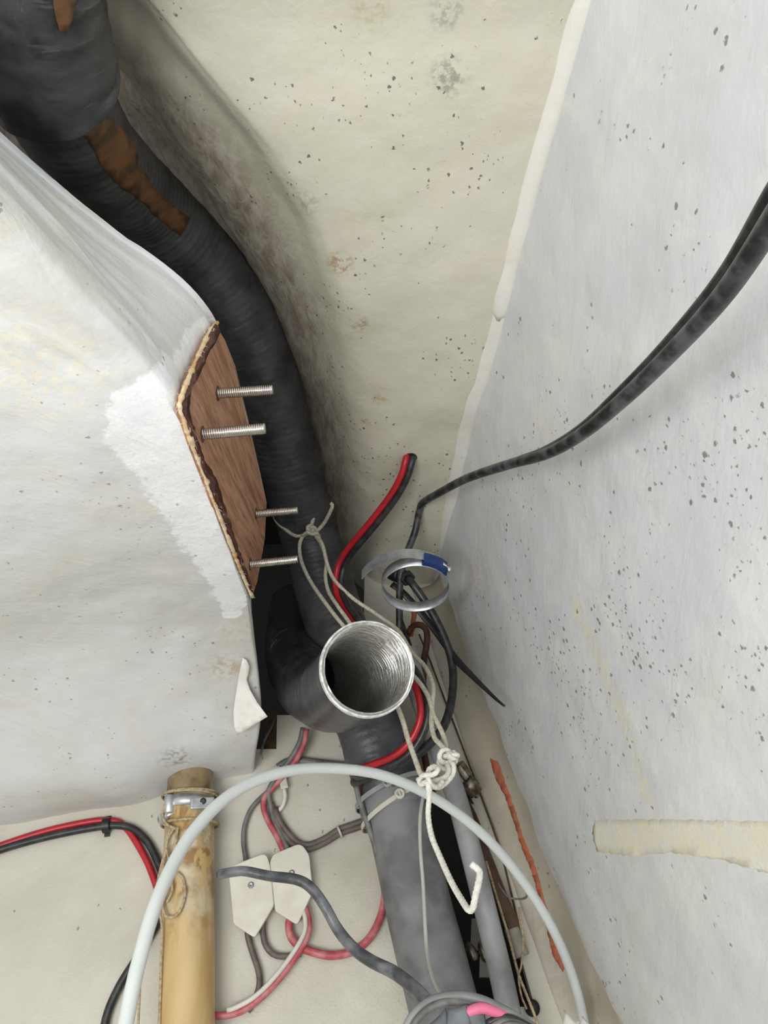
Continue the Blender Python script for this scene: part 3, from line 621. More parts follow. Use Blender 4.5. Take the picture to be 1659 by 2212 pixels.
strand('strand', [(964, 1646, 0.708), (969, 1662, 0.70), (964, 1676, 0.695), (950, 1684, 0.69), (930, 1688, 0.684), (915, 1690, 0.682)])
tube('knot', [P(908, 1688, 0.684), P(912, 1676, 0.678), P(926, 1674, 0.674), P(938, 1672, 0.670), P(946, 1662, 0.672), P(938, 1656, 0.68), P(926, 1664, 0.684), P(926, 1682, 0.674), P(930, 1694, 0.672), P(944, 1700, 0.678), P(956, 1688, 0.686)], RC, M_cord, ct, step=0.0012, n=10, mod=rm)
tube('knot', [P(904, 1682, 0.682), P(910, 1694, 0.676), P(920, 1690, 0.672), P(926, 1698, 0.67), P(927, 1712, 0.67)], RC * 1.05, M_cord, ct, step=0.0012, n=10, mod=rm)
strand('loose_end', [(924, 1692, 0.672), (927, 1720, 0.668), (925, 1760, 0.66), (932, 1805, 0.645), (950, 1850, 0.625), (975, 1905, 0.595), (998, 1945, 0.57), (1012, 1965, 0.556), (1021, 1962, 0.552), (1027, 1935, 0.55), (1034, 1905, 0.548), (1036, 1885, 0.546), (1029, 1875, 0.545), (1017, 1866, 0.545)])['label'] = 'hooked loose end of the white cord'

# ------------------------------------------------------------------ cables near the hose clamp
def twin(name, label, pts, r, offx, mats=(M_red, M_blk), parent=None, group=None, cat='cable', n=12, names=('red_core', 'black_core'), step=0.005):
    t = thing(name, label, cat, P(*pts[-1]), group)
    path, _ = resample([P(*q) for q in pts], 0.02); T, fr = frames(path); A = []; B = []
    for i, p in enumerate(path):
        sd = T[i].cross((C0 - p).normalized()).normalized(); A.append(p + sd * r * offx); B.append(p - sd * r * offx)
    tube(names[0], A, r, mats[0], t, step=step, n=n); tube(names[1], B, r, mats[1], t, step=step, n=n); return t
def dceil(px, py): h = hit(px, py, 'ceiling'); return (h - C0).y * CS + (h - C0).z * SN
dc = dceil(885, 988)
twin('twin_cable', 'red and black twin cable dropping from a hole in the deck', [(888, 978, dc + 0.015), (884, 992, dc - 0.004), (872, 1032, 0.905), (848, 1075, 0.92), (806, 1130, 0.94), (766, 1178, 0.96), (742, 1212, 0.975), (731, 1250, 0.975), (738, 1295, 0.955), (768, 1342, 0.92), (820, 1400, 0.88), (880, 1440, 0.85), (906, 1484, 0.82), (917, 1535, 0.805), (905, 1585, 0.80), (868, 1632, 0.80), (820, 1655, 0.81), (782, 1668, 0.83), (768, 1672, 0.86)], 0.0042, 0.92)
hc_ = hit(886, 988, 'ceiling'); mesh('cable_hole', *lathe([(0.0075, -0.001), (0.0085, 0.0006), (0.0066, 0.0008)], hc_, Vector((0, 0, -1)), 16), M_gland, bpy.data.objects['ceiling'], auto=True)
bt = thing('black_cable', 'thick black twin cable sweeping in from the right edge across the hull', 'cable', P(862, 1400, 1.0))
tube('black_jacket', [C0 + Vector((0.17, -0.32, 0.36)), C0 + Vector((0.15, -0.08, 0.26))] + [P(*q) for q in [(1950, 30, 0.17), (1800, 262, 0.21), (1680, 460, 0.265), (1560, 640, 0.325), (1440, 772, 0.39), (1340, 868, 0.45), (1255, 938, 0.52), (1180, 980, 0.59), (1100, 1003, 0.68), (1010, 1033, 0.80), (950, 1064, 0.90), (914, 1086, 0.965), (906, 1104, 0.985), (896, 1150, 0.99), (879, 1195, 0.985), (867, 1235, 0.98), (863, 1285, 0.98), (863, 1345, 0.98), (862, 1420, 0.97)]], 0.0047, M_blk2, bt, step=0.004, n=16)
tube('second_core', [C0 + Vector((0.175, -0.33, 0.38)), C0 + Vector((0.155, -0.085, 0.275))] + [P(*q) for q in [(1960, -20, 0.18), (1800, 205, 0.22), (1670, 415, 0.275), (1560, 600, 0.335), (1440, 745, 0.40), (1340, 848, 0.458), (1255, 926, 0.525), (1180, 972, 0.595), (1120, 994, 0.66)]], 0.0036, M_blk, bt, step=0.004, n=14)

# loose hose clamp hanging round the cable
cc = P(898, 1263, 0.90); axc = (VY * math.cos(math.radians(42)) + VZ * math.sin(math.radians(42))); upc = VZ
kt = thing('loose_hose_clamp', 'loose stainless hose clamp ring with blue housing hanging by the cables', 'hose clamp', cc - VZ * 0.035)
mesh('band', *ring_band(cc, axc, 0.0405, 0.0155, 0.0009, 64, up=upc), M_clamp, kt, auto=True)
u_ = (upc - axc * upc.dot(axc)).normalized(); v_ = axc.cross(u_)
def cpt(ang, r, h): a = math.radians(ang); return cc + u_ * (math.cos(a) * r) + v_ * (math.sin(a) * r) + axc * h
sgn = 1 if (v_.dot(VX) > 0) else -1
def strip(name, centres, normals_axis, wd, th, mat, parent):
    vs = []
    T, _f = frames(centres)
    for p, t in zip(centres, T):
        nn = t.cross(normals_axis).normalized()
        for aa, bb in ((-wd / 2, 0), (wd / 2, 0), (wd / 2, th), (-wd / 2, th)): vs.append(p + normals_axis * aa + nn * bb)
    m = len(centres); fs = [(i * 4 + j, i * 4 + (j + 1) % 4, (i + 1) * 4 + (j + 1) % 4, (i + 1) * 4 + j) for i in range(m - 1) for j in range(4)] + [(3, 2, 1, 0), tuple((m - 1) * 4 + j for j in range(4))]
    return mesh(name, vs, fs, mat, parent, smooth=False, auto=True)
tail = [cpt(sgn * 55, 0.0425, 0.004)] + [cpt(sgn * a, r, 0.006) for a, r in ((35, 0.0435), (15, 0.0455), (-5, 0.048), (-25, 0.0515), (-43, 0.0555), (-58, 0.0595), (-70, 0.063), (-80, 0.0665))]
tl, _ = resample(tail, 0.004); strip('free_tail', tl, axc, 0.0150, 0.0009, M_clamp, kt)['label'] = 'bent free tail of the band'
hs = [cpt(sgn * a, 0.0435, 0.0) for a in (10, 20, 30, 40, 50)]
bh = strip('blue_housing', hs, axc, 0.0145, 0.0052, M_blue, kt); bh['label'] = 'blue painted screw housing'
hs2 = [cpt(sgn * a, 0.0415, 0.0) for a in (8, 20, 32, 44, 56)]
strip('blue_saddle', hs2, axc, 0.0150, 0.0022, M_blue, kt)
s0 = cpt(sgn * 40, 0.0475, 0.0); sd = (cpt(sgn * 62, 0.0475, 0.0) - s0).normalized()
mesh('screw', *lathe([(0.0024, 0), (0.0024, 0.010), (0.0042, 0.0102), (0.0044, 0.0135), (0.0036, 0.0142)], s0, sd, 16), M_clamp, bh, auto=True)

# gland and coaxial cables
gd = P(858, 1240, 1.0); gt2 = thing('cable_gland', 'small black cable gland behind the loose hose clamp', 'cable gland', gd)
mesh('gland_body', *lathe([(0.009, -0.016), (0.0115, -0.010), (0.0115, 0.0), (0.011, 0.008), (0.009, 0.010)], gd, P(885, 1252, 0.975) - gd, 20), M_gland, gt2, auto=True)
g0 = P(876, 1246, 0.985); ga = P(888, 1256, 0.965) - g0
mesh('lock_nut', *lathe([(0.0085, 0), (0.0105, 0.002), (0.0105, 0.009), (0.0088, 0.0105), (0.0066, 0.0108), (0.0062, 0.006)], g0, ga, 6), M_gland, gt2, smooth=False, auto=True)
ck = [(876, 1243, 0.985), (890, 1260, 0.97), (912, 1290, 0.965), (938, 1332, 0.96), (960, 1378, 0.95), (975, 1425, 0.94), (979, 1475, 0.92), (972, 1530, 0.89), (955, 1575, 0.865), (925, 1610, 0.845), (885, 1640, 0.835), (835, 1662, 0.835), (790, 1680, 0.84), (765, 1690, 0.86)]
o = tube('coaxial_cable', [Pw(*q) for q in ck], 0.0052, M_blk, step=0.005, n=14); setprops(o, 'black cable curving from the gland down right of the duct opening', 'cable')
zt_ = [(846, 1262, 0.99), (868, 1278, 0.985), (892, 1303, 0.98), (915, 1330, 0.975), (940, 1362, 0.965), (965, 1397, 0.95), (990, 1430, 0.93), (1030, 1470, 0.90), (1065, 1504, 0.875), (1090, 1526, 0.855)]
o = tube('black_zip_tie', [P(*q) for q in zt_], lambda s: 0.0046 if s < 0.6 else 0.0046 - 0.0032 * (s - 0.6) / 0.4, M_gland, step=0.005, n=10, flat=0.3, flatdir=Vector((-0.3, -0.8, 0.2)))
setprops(o, 'long pointed black zip tie tail in front of the hull', 'cable tie')
ot = thing('rusty_wire_loop', 'reddish brown wire loop under the hose clamp', 'wire', W(905, 1450, 0.03))
tube('brown_wire', [W(*q) for q in [(880, 1372, 0.02), (892, 1352, 0.03), (908, 1350, 0.035), (921, 1362, 0.035), (922, 1390, 0.03), (916, 1425, 0.025), (914, 1470, 0.02), (910, 1540, 0.015), (915, 1620, 0.012), (935, 1720, 0.012)]], 0.0045, simple('rusty_brown', (98, 56, 38), 0.6, c2=(66, 38, 28), scale=80), ot, step=0.006)
tube('dark_wire', [W(*q) for q in [(862, 1330, 0.02), (880, 1380, 0.03), (892, 1420, 0.03), (900, 1470, 0.025), (905, 1540, 0.02)]], 0.0035, M_blk, ot, step=0.006)

# ------------------------------------------------------------------ wires on the bulkhead
def wire(name, label, pts, r, mat, cat='wire', group=None, off=0.006, **kw):
    o = tube(name, [W(q[0], q[1], q[2] if len(q) > 2 else off) for q in pts], r, mat, step=0.005, n=kw.get('n', 10)); return setprops(o, label, cat, group)
WG = 'wires on the bulkhead'
t = thing('wire_pair', 'red and grey wire pair from under the duct to the right white tag', 'wire', W(612, 1835), WG)
tube('red_core', [W(*q) for q in [(662, 1575, 0.03), (657, 1605, 0.026), (640, 1640, 0.02), (615, 1672, 0.014), (592, 1700, 0.01), (572, 1722, 0.008), (569, 1745, 0.007), (580, 1775, 0.006), (597, 1805, 0.006), (612, 1838, 0.008), (616, 1860, 0.01)]], 0.0036, M_redo, t, step=0.005, n=10)
tube('grey_core', [W(*q) for q in [(655, 1572, 0.03), (648, 1602, 0.026), (630, 1636, 0.02), (606, 1668, 0.014), (590, 1690, 0.012), (580, 1712, 0.009), (585, 1740, 0.006), (592, 1770, 0.005), (606, 1800, 0.005), (622, 1835, 0.007)]], 0.0036, M_gw, t, step=0.005, n=10)
wire('flat_grey_cable', 'flat grey cable running sideways behind the milky tube', [(600, 1658, 0.004), (622, 1645, 0.005), (650, 1644, 0.006), (700, 1650, 0.008), (760, 1656, 0.012), (830, 1655, 0.02)], 0.0052, M_gw, 'cable')
t = thing('brown_wire_run', 'grey brown wire pair sagging from the spade connector to the grey hose', 'wire', W(660, 1830), WG)
tube('upper_core', [W(*q) for q in [(594, 1745), (602, 1768), (622, 1798), (645, 1820), (668, 1825), (700, 1812), (732, 1792), (765, 1780), (798, 1768), (815, 1758)]], 0.0038, M_brw, t, step=0.005)
tube('lower_core', [W(*q) for q in [(586, 1735), (600, 1778), (618, 1808), (642, 1830), (670, 1834), (702, 1821), (735, 1801), (768, 1790), (800, 1778), (818, 1770)]], 0.0034, M_brw, t, step=0.005)
tp = W(733, 1797, 0.006); mesh('small_tie', *ring_band(tp, W(745, 1791, 0.006) - tp, 0.0066, 0.0024, 0.001, 20), M_tie, t, smooth=False, auto=True)
wire('thin_grey_wire', 'thin grey wire looping down to the left white tag', [(590, 1700), (565, 1722), (542, 1748), (528, 1785), (526, 1820), (530, 1850), (532, 1875, 0.01)], 0.0030, M_gw, group=WG)
t = thing('spade_connector', 'pale crimp spade connector with short wire on the bulkhead', 'connector', W(612, 1690))
sc = W(612, 1688, 0.010); sy = (W(616, 1705, 0.010) - W(609, 1672, 0.010)).normalized(); sx = sy.cross(Vector((0, 1, 0))).normalized()
bld = o = mesh('blade', *obox(sc, sx * 0.0048, sy * 0.0095, Vector((0, 0.0022, 0))), M_tie, t, smooth=False, auto=True); bevel(o, 0.0012)
mesh('hole', *lathe([(0.0019, 0), (0.0024, 0.0006), (0.0012, 0.0004)], sc - sy * 0.005 - Vector((0, 0.0022, 0)), Vector((0, -1, 0)), 14), M_gland, bld, auto=True)
o = mesh('housing', *obox(W(596, 1668, 0.012), sx * 0.006, sy * 0.006, Vector((0, 0.003, 0))), M_tie, t, smooth=False, auto=True); bevel(o, 0.001)
tube('short_wire', [W(614, 1704, 0.009), W(616, 1722, 0.008), (W(611, 1740, 0.006)), W(602, 1752, 0.004)], 0.0026, M_ww, t, step=0.003)

# white five-sided tags
def tag_plate(label, outline, screw, tilt):
    c = W(*screw, 0.02); t = thing('white_tag', label, 'tag', c, 'white plastic tags on the bulkhead'); ax_ = Vector((0, -1, 0))
    pts = [W(x, y, 0.018 + tilt * (y - screw[1])) for x, y in outline]
    n = len(pts); bk = [p + Vector((0, 0.006, 0)) for p in pts]
    fs = [tuple(range(n)), tuple(range(n, 2 * n))[::-1]] + [(i, (i + 1) % n, (i + 1) % n + n, i + n) for i in range(n)]
    pl_ = o = mesh('plate', pts + bk, fs, M_tag, t, smooth=False, auto=True); bevel(o, 0.0012, 3)
    p = W(screw[0], screw[1], 0.0185)
    mesh('screw', *lathe([(0.0034, 0), (0.0034, 0.0008), (0.0022, 0.0013), (0.0012, 0.0004)], p, ax_, 16), simple('grey_zinc', (150, 152, 156), 0.4, 0.8), pl_, auto=True)
    o = mesh('spacer', *lathe([(0.006, 0.001), (0.006, 0.016)], W(screw[0], screw[1], 0.001), ax_, 16), M_tag, t, auto=True)
    return t
def rounded(poly, r, seg=4):
    out = []; n = len(poly)
    for i in range(n):
        a, b, c = Vector(poly[i - 1]), Vector(poly[i]), Vector(poly[(i + 1) % n]); ra = min(r[i], (a - b).length * 0.45, (c - b).length * 0.45)
        p, q = b + (a - b).normalized() * ra, b + (c - b).normalized() * ra
        for k in range(seg + 1):
            f = k / seg; out.append(tuple(p * (1 - f) ** 2 + b * 2 * f * (1 - f) + q * f * f))
    return out
tag_plate('white five-sided plastic tag, left of the touching pair', rounded([(494, 1888), (505, 1868), (575, 1841), (584, 1872), (592, 1955), (550, 2026), (504, 1996)], [6, 18, 16, 6, 6, 8, 6]), (542, 1912), 0.0)
tag_plate('white five-sided plastic tag, right of the touching pair', rounded([(583, 1860), (590, 1845), (650, 1820), (668, 1846), (676, 1926), (642, 1998), (594, 1968)], [8, 14, 16, 8, 6, 8, 6]), (630, 1886), 0.0)
t = thing('pink_wire_loop', 'faded red wire looping from the right tag round to the grey hose', 'wire', W(720, 2066), WG)
tube('red_core', [W(*q) for q in [(632, 1975, 0.008), (624, 1992, 0.008), (627, 2020, 0.008), (645, 2043, 0.008), (680, 2058, 0.008), (722, 2064, 0.008), (768, 2052, 0.008), (803, 2020, 0.008), (825, 1970, 0.008), (832, 1920, 0.01), (830, 1860, 0.012), (815, 1790, 0.02)]], 0.0044, M_redo, t, step=0.005, n=12)
t = thing('red_white_pair', 'red and white wire pair curving from the right tag to the tan pipe', 'wire', W(500, 2195), WG)
tube('red_core', [W(*q) for q in [(660, 1960, 0.012), (667, 1990, 0.013), (664, 2022, 0.014), (640, 2065, 0.014), (600, 2118, 0.014), (555, 2162, 0.014), (512, 2188, 0.014), (470, 2194, 0.014), (440, 2190, 0.014)]], 0.0036, M_redo, t, step=0.005)
tube('white_core', [W(*q) for q in [(654, 1962, 0.014), (660, 1990, 0.017), (656, 2018, 0.018), (632, 2060, 0.018), (593, 2111, 0.018), (550, 2153, 0.018), (508, 2177, 0.018), (490, 2182, 0.018)]], 0.0026, M_ww, t, step=0.005)
wire('grey_wire_tail', 'grey wire hanging from the bottom of the left white tag', [(534, 2005, 0.01), (537, 2030), (548, 2065), (559, 2100), (560, 2130), (550, 2160), (535, 2185)], 0.0034, M_brw, group=WG)
wire('brown_wire_loop', 'brown wire hooking below the gap between the two tags', [(568, 1990, 0.01), (568, 2015), (574, 2042), (592, 2062), (620, 2066), (650, 2060)], 0.0034, M_brw, group=WG)

# wire pair at the left with its clip
t = thing('clipped_wire_pair', 'black and red wires clipped to the bulkhead at the left edge', 'wire', W(230, 1785))
tube('black_core', [W(*q) for q in [(-120, 1880, 0.006), (0, 1836, 0.006), (100, 1808, 0.006), (200, 1788, 0.006), (255, 1783, 0.006), (290, 1792, 0.006), (318, 1818, 0.006), (338, 1855, 0.006), (356, 1905, 0.006), (358, 1950, 0.006), (345, 1985, 0.006), (322, 2025, 0.006), (292, 2075, 0.006), (258, 2130, 0.006), (232, 2190, 0.006), (218, 2260, 0.006)]], 0.0046, M_blk, t, step=0.005, n=12)
tube('red_core', [W(*q) for q in [(-120, 1872, 0.005), (0, 1827, 0.005), (100, 1795, 0.005), (200, 1774, 0.005), (250, 1774, 0.004), (272, 1788, 0.003), (290, 1812, 0.004), (318, 1862, 0.005), (338, 1915, 0.005), (350, 1960, 0.005)]], 0.0040, M_red, t, step=0.005, n=12)
kc = W(231, 1783, 0.006); kd = (W(245, 1781, 0.006) - kc).normalized()
t2 = thing('wire_clip', 'small black plastic clip holding the red and black wires', 'clip', kc)
ku = Vector((0, -1, 0)).cross(kd).normalized()
mesh('saddle', *ring_band(kc, kd, 0.0070, 0.0085, 0.0018, 24, math.radians(-105), math.radians(105), up=Vector((0, -1, 0))), M_gland, t2, smooth=False, auto=True)
for sg in (-1, 1):
    mesh('foot', *obox(kc + ku * sg * 0.0085 + Vector((0, 0.004, 0)), kd * 0.0030, ku * 0.0035, Vector((0, 0.0015, 0))), M_gland, t2, smooth=False, auto=True)

# ------------------------------------------------------------------ tan pipe, its clamp and twine
RT = 0.0288; yp = YW - RT - 0.002
T0, T1 = on_y(412, 1618, yp), on_y(401, 2330, yp); tax = (T0 - T1).normalized()
tt = thing('tan_pipe', 'upright tan varnished pipe standing against the bulkhead', 'pipe', T1)
o = tube('pipe_body', [T1, T1.lerp(T0, 0.4), T1.lerp(T0, 0.8), on_y(411, 1745, yp)], RT, M_tan, tt, step=0.01, n=40, keep_bvh='tan')
tube('resin_collar', [on_y(411, 1750, yp), on_y(411.5, 1700, yp), T0], lambda s: RT - 0.0012 if s < 0.9 else RT - 0.003, M_resin, tt, step=0.004, n=40, mod=lambda s, a, p: 1 + 0.012 * noise.noise(p * 60))['label'] = 'glossy brown resin neck'
def tp_(py, px, r, dy=0): # point on the pipe surface facing the camera at pixel offset
    return on_y(px, py, yp - r)
kc = on_y(411, 1742, yp)
t3 = thing('pipe_clamp', 'bright stainless clamp with bolt around the tan pipe', 'hose clamp', kc)
mesh('band', *ring_band(kc, tax + Vector((0.12, 0, 0)), RT + 0.0006, 0.013, 0.0012, 48), M_clamp, t3, auto=True)
e0 = on_y(366, 1738, yp - 0.024); mesh('screw_housing', *lathe([(0.0045, -0.011), (0.0062, -0.0095), (0.0062, 0.0095), (0.0045, 0.011)], e0, tax, 20), M_clamp, t3, auto=True)
e1 = on_y(352, 1768, yp - 0.022)
mesh('bolt_head', *lathe([(0.0048, -0.005), (0.0062, -0.003), (0.0062, 0.004), (0.004, 0.0055)], e1, Vector((-0.8, -0.4, -0.3)), 6), M_clamp, t3, smooth=False, auto=True)
mesh('bolt', *lathe([(0.0026, 0), (0.0026, 0.016)], e1, Vector((0.9, -0.1, 0.5)), 12), M_clamp, t3, auto=True)
e2 = on_y(437, 1735, yp - 0.0285)
lug = o = mesh('lug', *obox(e2, Vector((0.013, 0.005, 0.002)), tax * 0.0068, Vector((0.001, -0.0016, 0))), M_clamp, t3, smooth=False, auto=True); bevel(o, 0.003, 3, 20)
mesh('lug_hole', *lathe([(0.0030, 0), (0.0036, 0.0008), (0.0018, 0.0005)], e2 + Vector((0.001, -0.0016, 0.002)), Vector((0.2, -1, -0.2)), 16), M_gland, lug, auto=True)
jt = thing('jute_twine', 'frayed tan twine tied round the clamp on the tan pipe', 'twine', kc - Vector((0, 0, 0.02)))
jm = rope_mod(0.008, 2, 0.2)
def loop_pts(pyc, pxc, amp, r): # tilted turn around the pipe
    c = on_y(pxc, pyc, yp); out = []
    for k in range(17):
        a = 2 * math.pi * k / 16; out.append(c + Vector((math.cos(a) * r, math.sin(a) * r, amp * math.sin(a * 1.0 + 0.6))))
    return out
tube('upper_turn', loop_pts(1722, 411, 0.002, RT + 0.0045), 0.0017, M_jute, jt, step=0.002, n=8, mod=jm)
tube('upper_turn', loop_pts(1717, 412, 0.004, RT + 0.0045), 0.0015, M_jute, jt, step=0.002, n=8, mod=jm)
tube('lower_turn', loop_pts(1782, 411, 0.003, RT + 0.0045), 0.0018, M_jute, jt, step=0.002, n=8, mod=jm)
fr = lambda x, y, k=0.032: on_y(x, y, yp - k)
tube('strand', [fr(364, 1730, .027), fr(354, 1745, .027), fr(352, 1765, .028), fr(362, 1782, .03), fr(380, 1790, .033)], 0.0018, M_jute, jt, step=0.002, n=8, mod=jm)
tube('strand', [fr(378, 1785), fr(362, 1815, .03), fr(354, 1860, .028), fr(346, 1905, .026), fr(345, 1960, .025), fr(350, 2010, .024), fr(348, 2080, .022), fr(346, 2150, .02), fr(343, 2260, .02)], 0.0017, M_jute, jt, step=0.002, n=8, mod=jm)
tube('strand', [fr(384, 1786), fr(378, 1830), fr(366, 1872, .031), fr(356, 1900, .029), fr(350, 1945, .027), fr(356, 1975, .03), fr(368, 1982), fr(384, 1974), fr(396, 1950), fr(400, 1922), fr(394, 1896), fr(382, 1884)], 0.0018, M_jute, jt, step=0.002, n=8, mod=jm)
tube('strand', [fr(368, 1788), fr(360, 1830, .03), fr(366, 1865, .031), fr(372, 1920), fr(360, 1950, .03)], 0.0013, M_jute, jt, step=0.002, n=8, mod=jm)
tube('loose_end', [fr(372, 1788), fr(352, 1855, .024), fr(330, 1950, .015), fr(312, 2040, .012), fr(304, 2110, .012), fr(300, 2180, .012), fr(297, 2250, .012)], 0.0014, M_jute, jt, step=0.002, n=8, mod=jm)
fv = []; ff = []
for k in range(22):
    x = rnd.uniform(430, 455); y = rnd.uniform(1782, 1800); a, b, _u = tube_data([fr(x, y, .03), fr(x + rnd.uniform(-2, 3), y + rnd.uniform(8, 20), .029), fr(x + rnd.uniform(-4, 3), y + rnd.uniform(20, 38), .028)], 0.0003, step=0.004, n=4); q = len(fv); fv += a; ff += [tuple(i + q for i in f) for f in b]
o = mesh('frayed_fibres', fv, ff, M_jute, jt); o['kind'] = 'stuff'

# ------------------------------------------------------------------ milky tube arching across
o = tube('milky_tube', [Pw(*q) for q in [(225, 2420, 0.42), (262, 2260, 0.452), (297, 2090, 0.485), (345, 1930, 0.525), (415, 1800, 0.575), (505, 1712, 0.622), (610, 1668, 0.662), (720, 1660, 0.692), (830, 1676, 0.715), (940, 1725, 0.735), (1040, 1800, 0.75), (1120, 1890, 0.762), (1185, 1990, 0.77), (1230, 2090, 0.772), (1258, 2190, 0.765), (1270, 2290, 0.75), (1268, 2420, 0.71)]], 0.0050, M_pe, step=0.005, n=18)
setprops(o, 'milky white plastic tube arching across in front of pipes', 'tube')

# dark cable in front of the tags
dk = thing('dark_grey_cable', 'cut dark grey cable crossing in front of the white tags', 'cable', P(920, 2160, 0.62))
DK = [(474, 1889, 0.76), (500, 1884, 0.757), (530, 1882, 0.755), (580, 1892, 0.75), (640, 1900, 0.74), (672, 1918, 0.735), (700, 1955, 0.725), (728, 2005, 0.715), (760, 2045, 0.70), (800, 2075, 0.685), (850, 2100, 0.665), (890, 2130, 0.645), (925, 2165, 0.625)]
tube('jacket', [P(*q) for q in DK], lambda s: 0.0047 + 0.0012 * s, simple('dark_grey_jacket', (66, 66, 69), 0.38, c2=(124, 126, 130), scale=38, bump=0.3), dk, step=0.004, n=14)
c0 = P(474, 1889, 0.76); tube('cut_core', [c0, c0 + (P(460, 1892, 0.76) - c0) * 0.35], 0.0028, M_gland, dk, step=0.002, n=10)

# thin wire over the grey hose
o = tube('thin_white_wire', [P(*q) for q in [(918, 1700, 0.86), (908, 1760, 0.828), (908, 1830, 0.81), (914, 1910, 0.79), (918, 1990, 0.768), (922, 2050, 0.75), (932, 2100, 0.72), (945, 2132, 0.69), (960, 2156, 0.66)]], 0.0021, simple('pale_grey_insulation', (186, 184, 178), 0.45, var=0.12), step=0.005, n=10); setprops(o, 'thin grey white wire running down the front of the grey hose', 'wire')
t = thing('side_wires', 'thin dark wires squeezed along the left edge of the hose cuff', 'wire', W(800, 1800, 0.02))
tube('grey_core', [P(778, 1668, 0.85), P(770, 1690, 0.86), P(773, 1715, 0.862), P(782, 1745, 0.86), P(796, 1785, 0.855), P(818, 1850, 0.845)], 0.0034, M_gw, t, step=0.005)
tube('dark_core', [P(782, 1672, 0.86), P(780, 1700, 0.875), P(786, 1735, 0.875), P(800, 1785, 0.868), P(822, 1855, 0.855)], 0.003, simple('maroon_insulation', (86, 40, 42), 0.5), t, step=0.005)

# bundle at the bottom edge
bt2 = thing('taped_cable_bundle', 'grey taped cable bundle looping up at the bottom edge', 'cable', P(985, 2230, 0.6))
tube('outer_cable', [P(*q) for q in [(800, 2520, 0.56), (826, 2380, 0.585), (850, 2290, 0.60), (876, 2222, 0.605), (900, 2185, 0.61), (935, 2160, 0.615), (985, 2150, 0.615), (1035, 2158, 0.61), (1085, 2180, 0.605), (1130, 2206, 0.60), (1200, 2260, 0.59), (1250, 2380, 0.57), (1260, 2520, 0.55)]], 0.0036, M_cond, bt2, step=0.004, n=12)
tube('inner_cable', [P(*q) for q in [(815, 2520, 0.555), (844, 2380, 0.58), (868, 2290, 0.595), (890, 2222, 0.60), (915, 2188, 0.605), (950, 2168, 0.61), (990, 2164, 0.612), (1040, 2170, 0.612), (1090, 2192, 0.61)]], 0.0030, M_gw, bt2, step=0.004, n=12)
tube('pink_wire', [P(*q) for q in [(960, 2240, 0.60), (1000, 2196, 0.602), (1035, 2178, 0.603), (1065, 2184, 0.603), (1110, 2204, 0.60), (1160, 2240, 0.59)]], 0.0042, M_pink, bt2, step=0.004, n=12)
for k, q in enumerate([[(1050, 2212, 0.60), (1085, 2197, 0.60), (1120, 2206, 0.595), (1180, 2240, 0.59)], [(1060, 2222, 0.595), (1090, 2206, 0.595), (1130, 2216, 0.59), (1190, 2250, 0.585)], [(1070, 2232, 0.59), (1100, 2214, 0.59), (1150, 2224, 0.585)]]):
    tube('strand_wire', [P(*z) for z in q], 0.0028, (M_blk, M_gw, M_gw)[k], bt2, step=0.004, n=10)
def sheet(name, quad, mat, parent, curl=0.012, nu=10, nv=8, seed=0, th=0.0008):
    a, b, c, d = [P(*q) for q in quad]
    def f(u, v):
        p = a.lerp(b, u).lerp(d.lerp(c, u), v); return p - VY * (curl * math.sin(math.pi * u)) + VY * (0.003 * nz(p, 28, seed))
    vs, fs = grid(nu, nv, f); o = mesh(name, vs, fs, mat, parent); solid(o, th, 0); return o
sheet('tape_wrap', [(968, 2176, 0.606), (1006, 2170, 0.604), (1030, 2270, 0.58), (960, 2280, 0.585)], M_gtape, bt2, 0.003, seed=1)
sheet('tape_wrap', [(1006, 2172, 0.604), (1046, 2178, 0.604), (1055, 2270, 0.585), (1016, 2270, 0.58)], M_gtape, bt2, 0.002, seed=5)
sheet('tape_wrap', [(912, 2222, 0.604), (964, 2178, 0.607), (985, 2290, 0.585), (930, 2300, 0.585)], M_gtape, bt2, 0.003, seed=9)
def scrap(label, quad, seed):
    o = sheet('paper_scrap', quad, M_paper, None, 0.006, seed=seed, th=0.0012); setprops(o, label, 'paper', 'white scraps at the bottom edge')
scrap('white folded scrap at bottom edge, left of two', [(1222, 2184, 0.70), (1252, 2204, 0.695), (1245, 2290, 0.665), (1205, 2262, 0.67)], 2)
scrap('white folded scrap at bottom edge, right of two', [(1258, 2196, 0.70), (1296, 2226, 0.69), (1290, 2300, 0.665), (1246, 2240, 0.675)], 6)

# ------------------------------------------------------------------ things between the conduit and the hull
ft = thing('nickel_fitting', 'tarnished metal plug fitting right of the knotted cord', 'fitting', W(1025, 1712, 0.03))
f0, f1 = W(983, 1655, 0.045), W(1028, 1716, 0.03); fa = (f1 - f0); FL = fa.length
kn = []
vs, fs = lathe([(0.009, 0.0), (0.0125, 0.001), (0.0125, FL * 0.45), (0.0095, FL * 0.47)], f0, fa, 28)
mesh('knurled_nut', [v if (i % 2) else f0 + fa.normalized() * (v - f0).dot(fa.normalized()) + (v - f0 - fa.normalized() * (v - f0).dot(fa.normalized())) * 0.93 for i, v in enumerate(vs)], fs, M_brass, ft, smooth=False, auto=True)
mesh('barrel', *lathe([(0.0105, FL * 0.45), (0.0105, FL * 0.58), (0.0118, FL * 0.6), (0.0118, FL * 0.82), (0.010, FL * 0.84), (0.010, FL * 0.98), (0.008, FL)], f0, fa, 28), M_brass, ft, auto=True)
mesh('end_pin', *lathe([(0.0035, FL), (0.0035, FL * 1.08), (0.002, FL * 1.1)], f0, fa, 12), M_brass, ft, auto=True)
